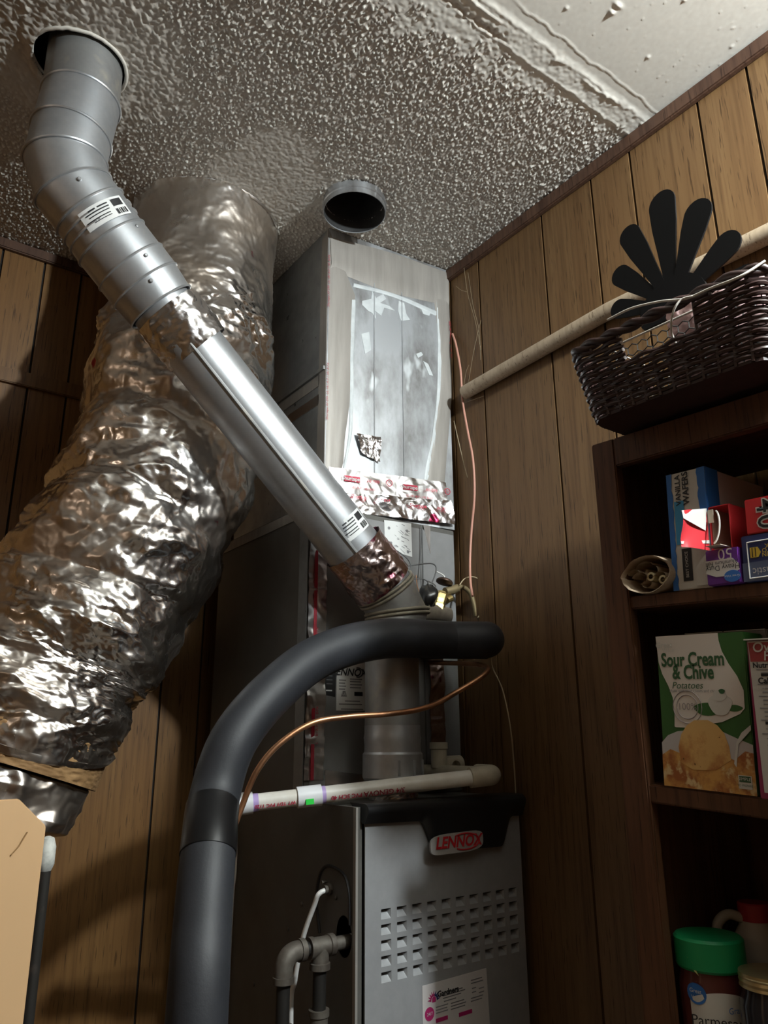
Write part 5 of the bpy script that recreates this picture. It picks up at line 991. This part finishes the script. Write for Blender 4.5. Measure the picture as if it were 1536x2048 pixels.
M().prism([jpt(a_, z, .0008) for a_, z in ((-.70, zl1 + .034), (-.55, zl1 + .030), (-.38, zl1 + .016), (-.5, zl1 + .020))], tocam * .0004).build('pale_mark', mat('pale_green', (.40, .42, .16), .5), t_)
# white jug
kc = at_x(1512, 1850, 1.06); kb = zfloor(kc[1]); t_ = thing('white_jug', 'white plastic jug with a red cap and loop handle behind the cheese jar', 'jug', (kc[0], kc[1], kb))
JW = mat('jug_plastic', (.42, .38, .31), .45); zc_ = at_x(1503, 1803, 1.06)[2]
M().lathe((kc[0], kc[1], kb), (0, 0, 1), [(0, .001), (0, .040), (.004, .043), (zc_ - kb - .085, .043), (zc_ - kb - .055, .037), (zc_ - kb - .03, .022), (zc_ - kb - .018, .018), (zc_ - kb - .018, .001)], 30, caps=False).build('body', JW, t_, smooth=.8)
M().lathe((kc[0], kc[1], zc_), (0, 0, -1), [(0, .001), (0, .019), (.002, .0205), (.022, .0205), (.022, .001)], 28, caps=False).build('cap', mat('red_cap', (.34, .02, .03), .4), t_, smooth=.5)
hd = -RW[:, 0].copy(); hd[2] = 0; hd = _n(hd)
M().tube(cat([np.array((kc[0], kc[1], zc_ - .020)) + hd * .016, np.array((kc[0], kc[1], zc_ - .015)) + hd * .036, np.array((kc[0], kc[1], zc_ - .026)) + hd * .051, np.array((kc[0], kc[1], zc_ - .045)) + hd * .052, np.array((kc[0], kc[1], zc_ - .062)) + hd * .040], 6), .0065, 12).build('handle', JW, t_, smooth=1)
# preserving jar at the frame edge
mc = at_x(1543, 1942, .945); mb_ = zfloor(mc[1]); t_ = thing('preserving_jar', 'dark preserving jar with a gold screw band, right of the cheese jar', 'jar', (mc[0], mc[1], mb_), 'jars on the lowest visible shelf')
mz = mc[2]; M().lathe((mc[0], mc[1], mb_ + .001), (0, 0, 1), [(0, .001), (0, .036), (.004, .039), (mz - mb_ - .035, .039), (mz - mb_ - .022, .034), (mz - mb_ - .016, .034), (mz - mb_ - .016, .001)], 32, caps=False).build('body', mat('dark_jar', (.02, .02, .025), .12), t_, smooth=.6)
M().lathe((mc[0], mc[1], mz), (0, 0, -1), [(0, .001), (0, .033), (.001, .0362), (.004, .0362), (.005, .037), (.007, .0362), (.010, .037), (.013, .0362), (.016, .037), (.016, .034)], 36, caps=False).build('screw_band', mat('gold_band', (.52, .42, .22), .35, .8), t_, smooth=.5)

# ------------------------------------------------------------------ cardboard sheet and pole at the lower left
yc = .78
cs_ = [at_y(u, v, yc) for u, v in ((38, 1598), (92, 1652))]; tl_ = at_y(0, 1600, yc)
rb = np.array((cs_[1][0], yc, ZF)); lft = tl_[0] - .34
sh_ = thing('cardboard_sheet', 'tan cardboard sheet with a clipped top corner standing in front of the foil duct', 'cardboard', ((lft + rb[0]) / 2, yc, ZF))
M().prism([(lft, yc, ZF), (rb[0], yc, ZF), (cs_[1][0], yc, cs_[1][2]), (cs_[0][0], yc, cs_[0][2]), (tl_[0], yc, tl_[2]), (lft, yc, tl_[2] - .004)], (0, .005, 0)).build('board', CARD, sh_, bevel=.0008)
M().tube([at_y(22, 1710, yc - .0008), at_y(38, 1692, yc - .0008), at_y(55, 1664, yc - .0008)], .0006, 5).build('crease', CARDB, sh_)
pp = at_y(97, 1672, .86); po = thing('dark_pole', 'dark pole with a white tip standing behind the cardboard sheet edge', 'pole', (pp[0], .86, ZF))
M().tube([(pp[0], .86, ZF), (pp[0], .86, pp[2] - .03)], .006, 14).build('shaft', BIRON, po, smooth=.8)
M().lathe((pp[0], .86, pp[2] - .032), (0, 0, 1), [(0, .006), (.006, .0085), (.022, .0085), (.030, .006), (.032, .002)], 16).build('tip', mat('white_tip', (.55, .56, .52), .6, 0, (.25, .26, .25), 60), po, smooth=.7)
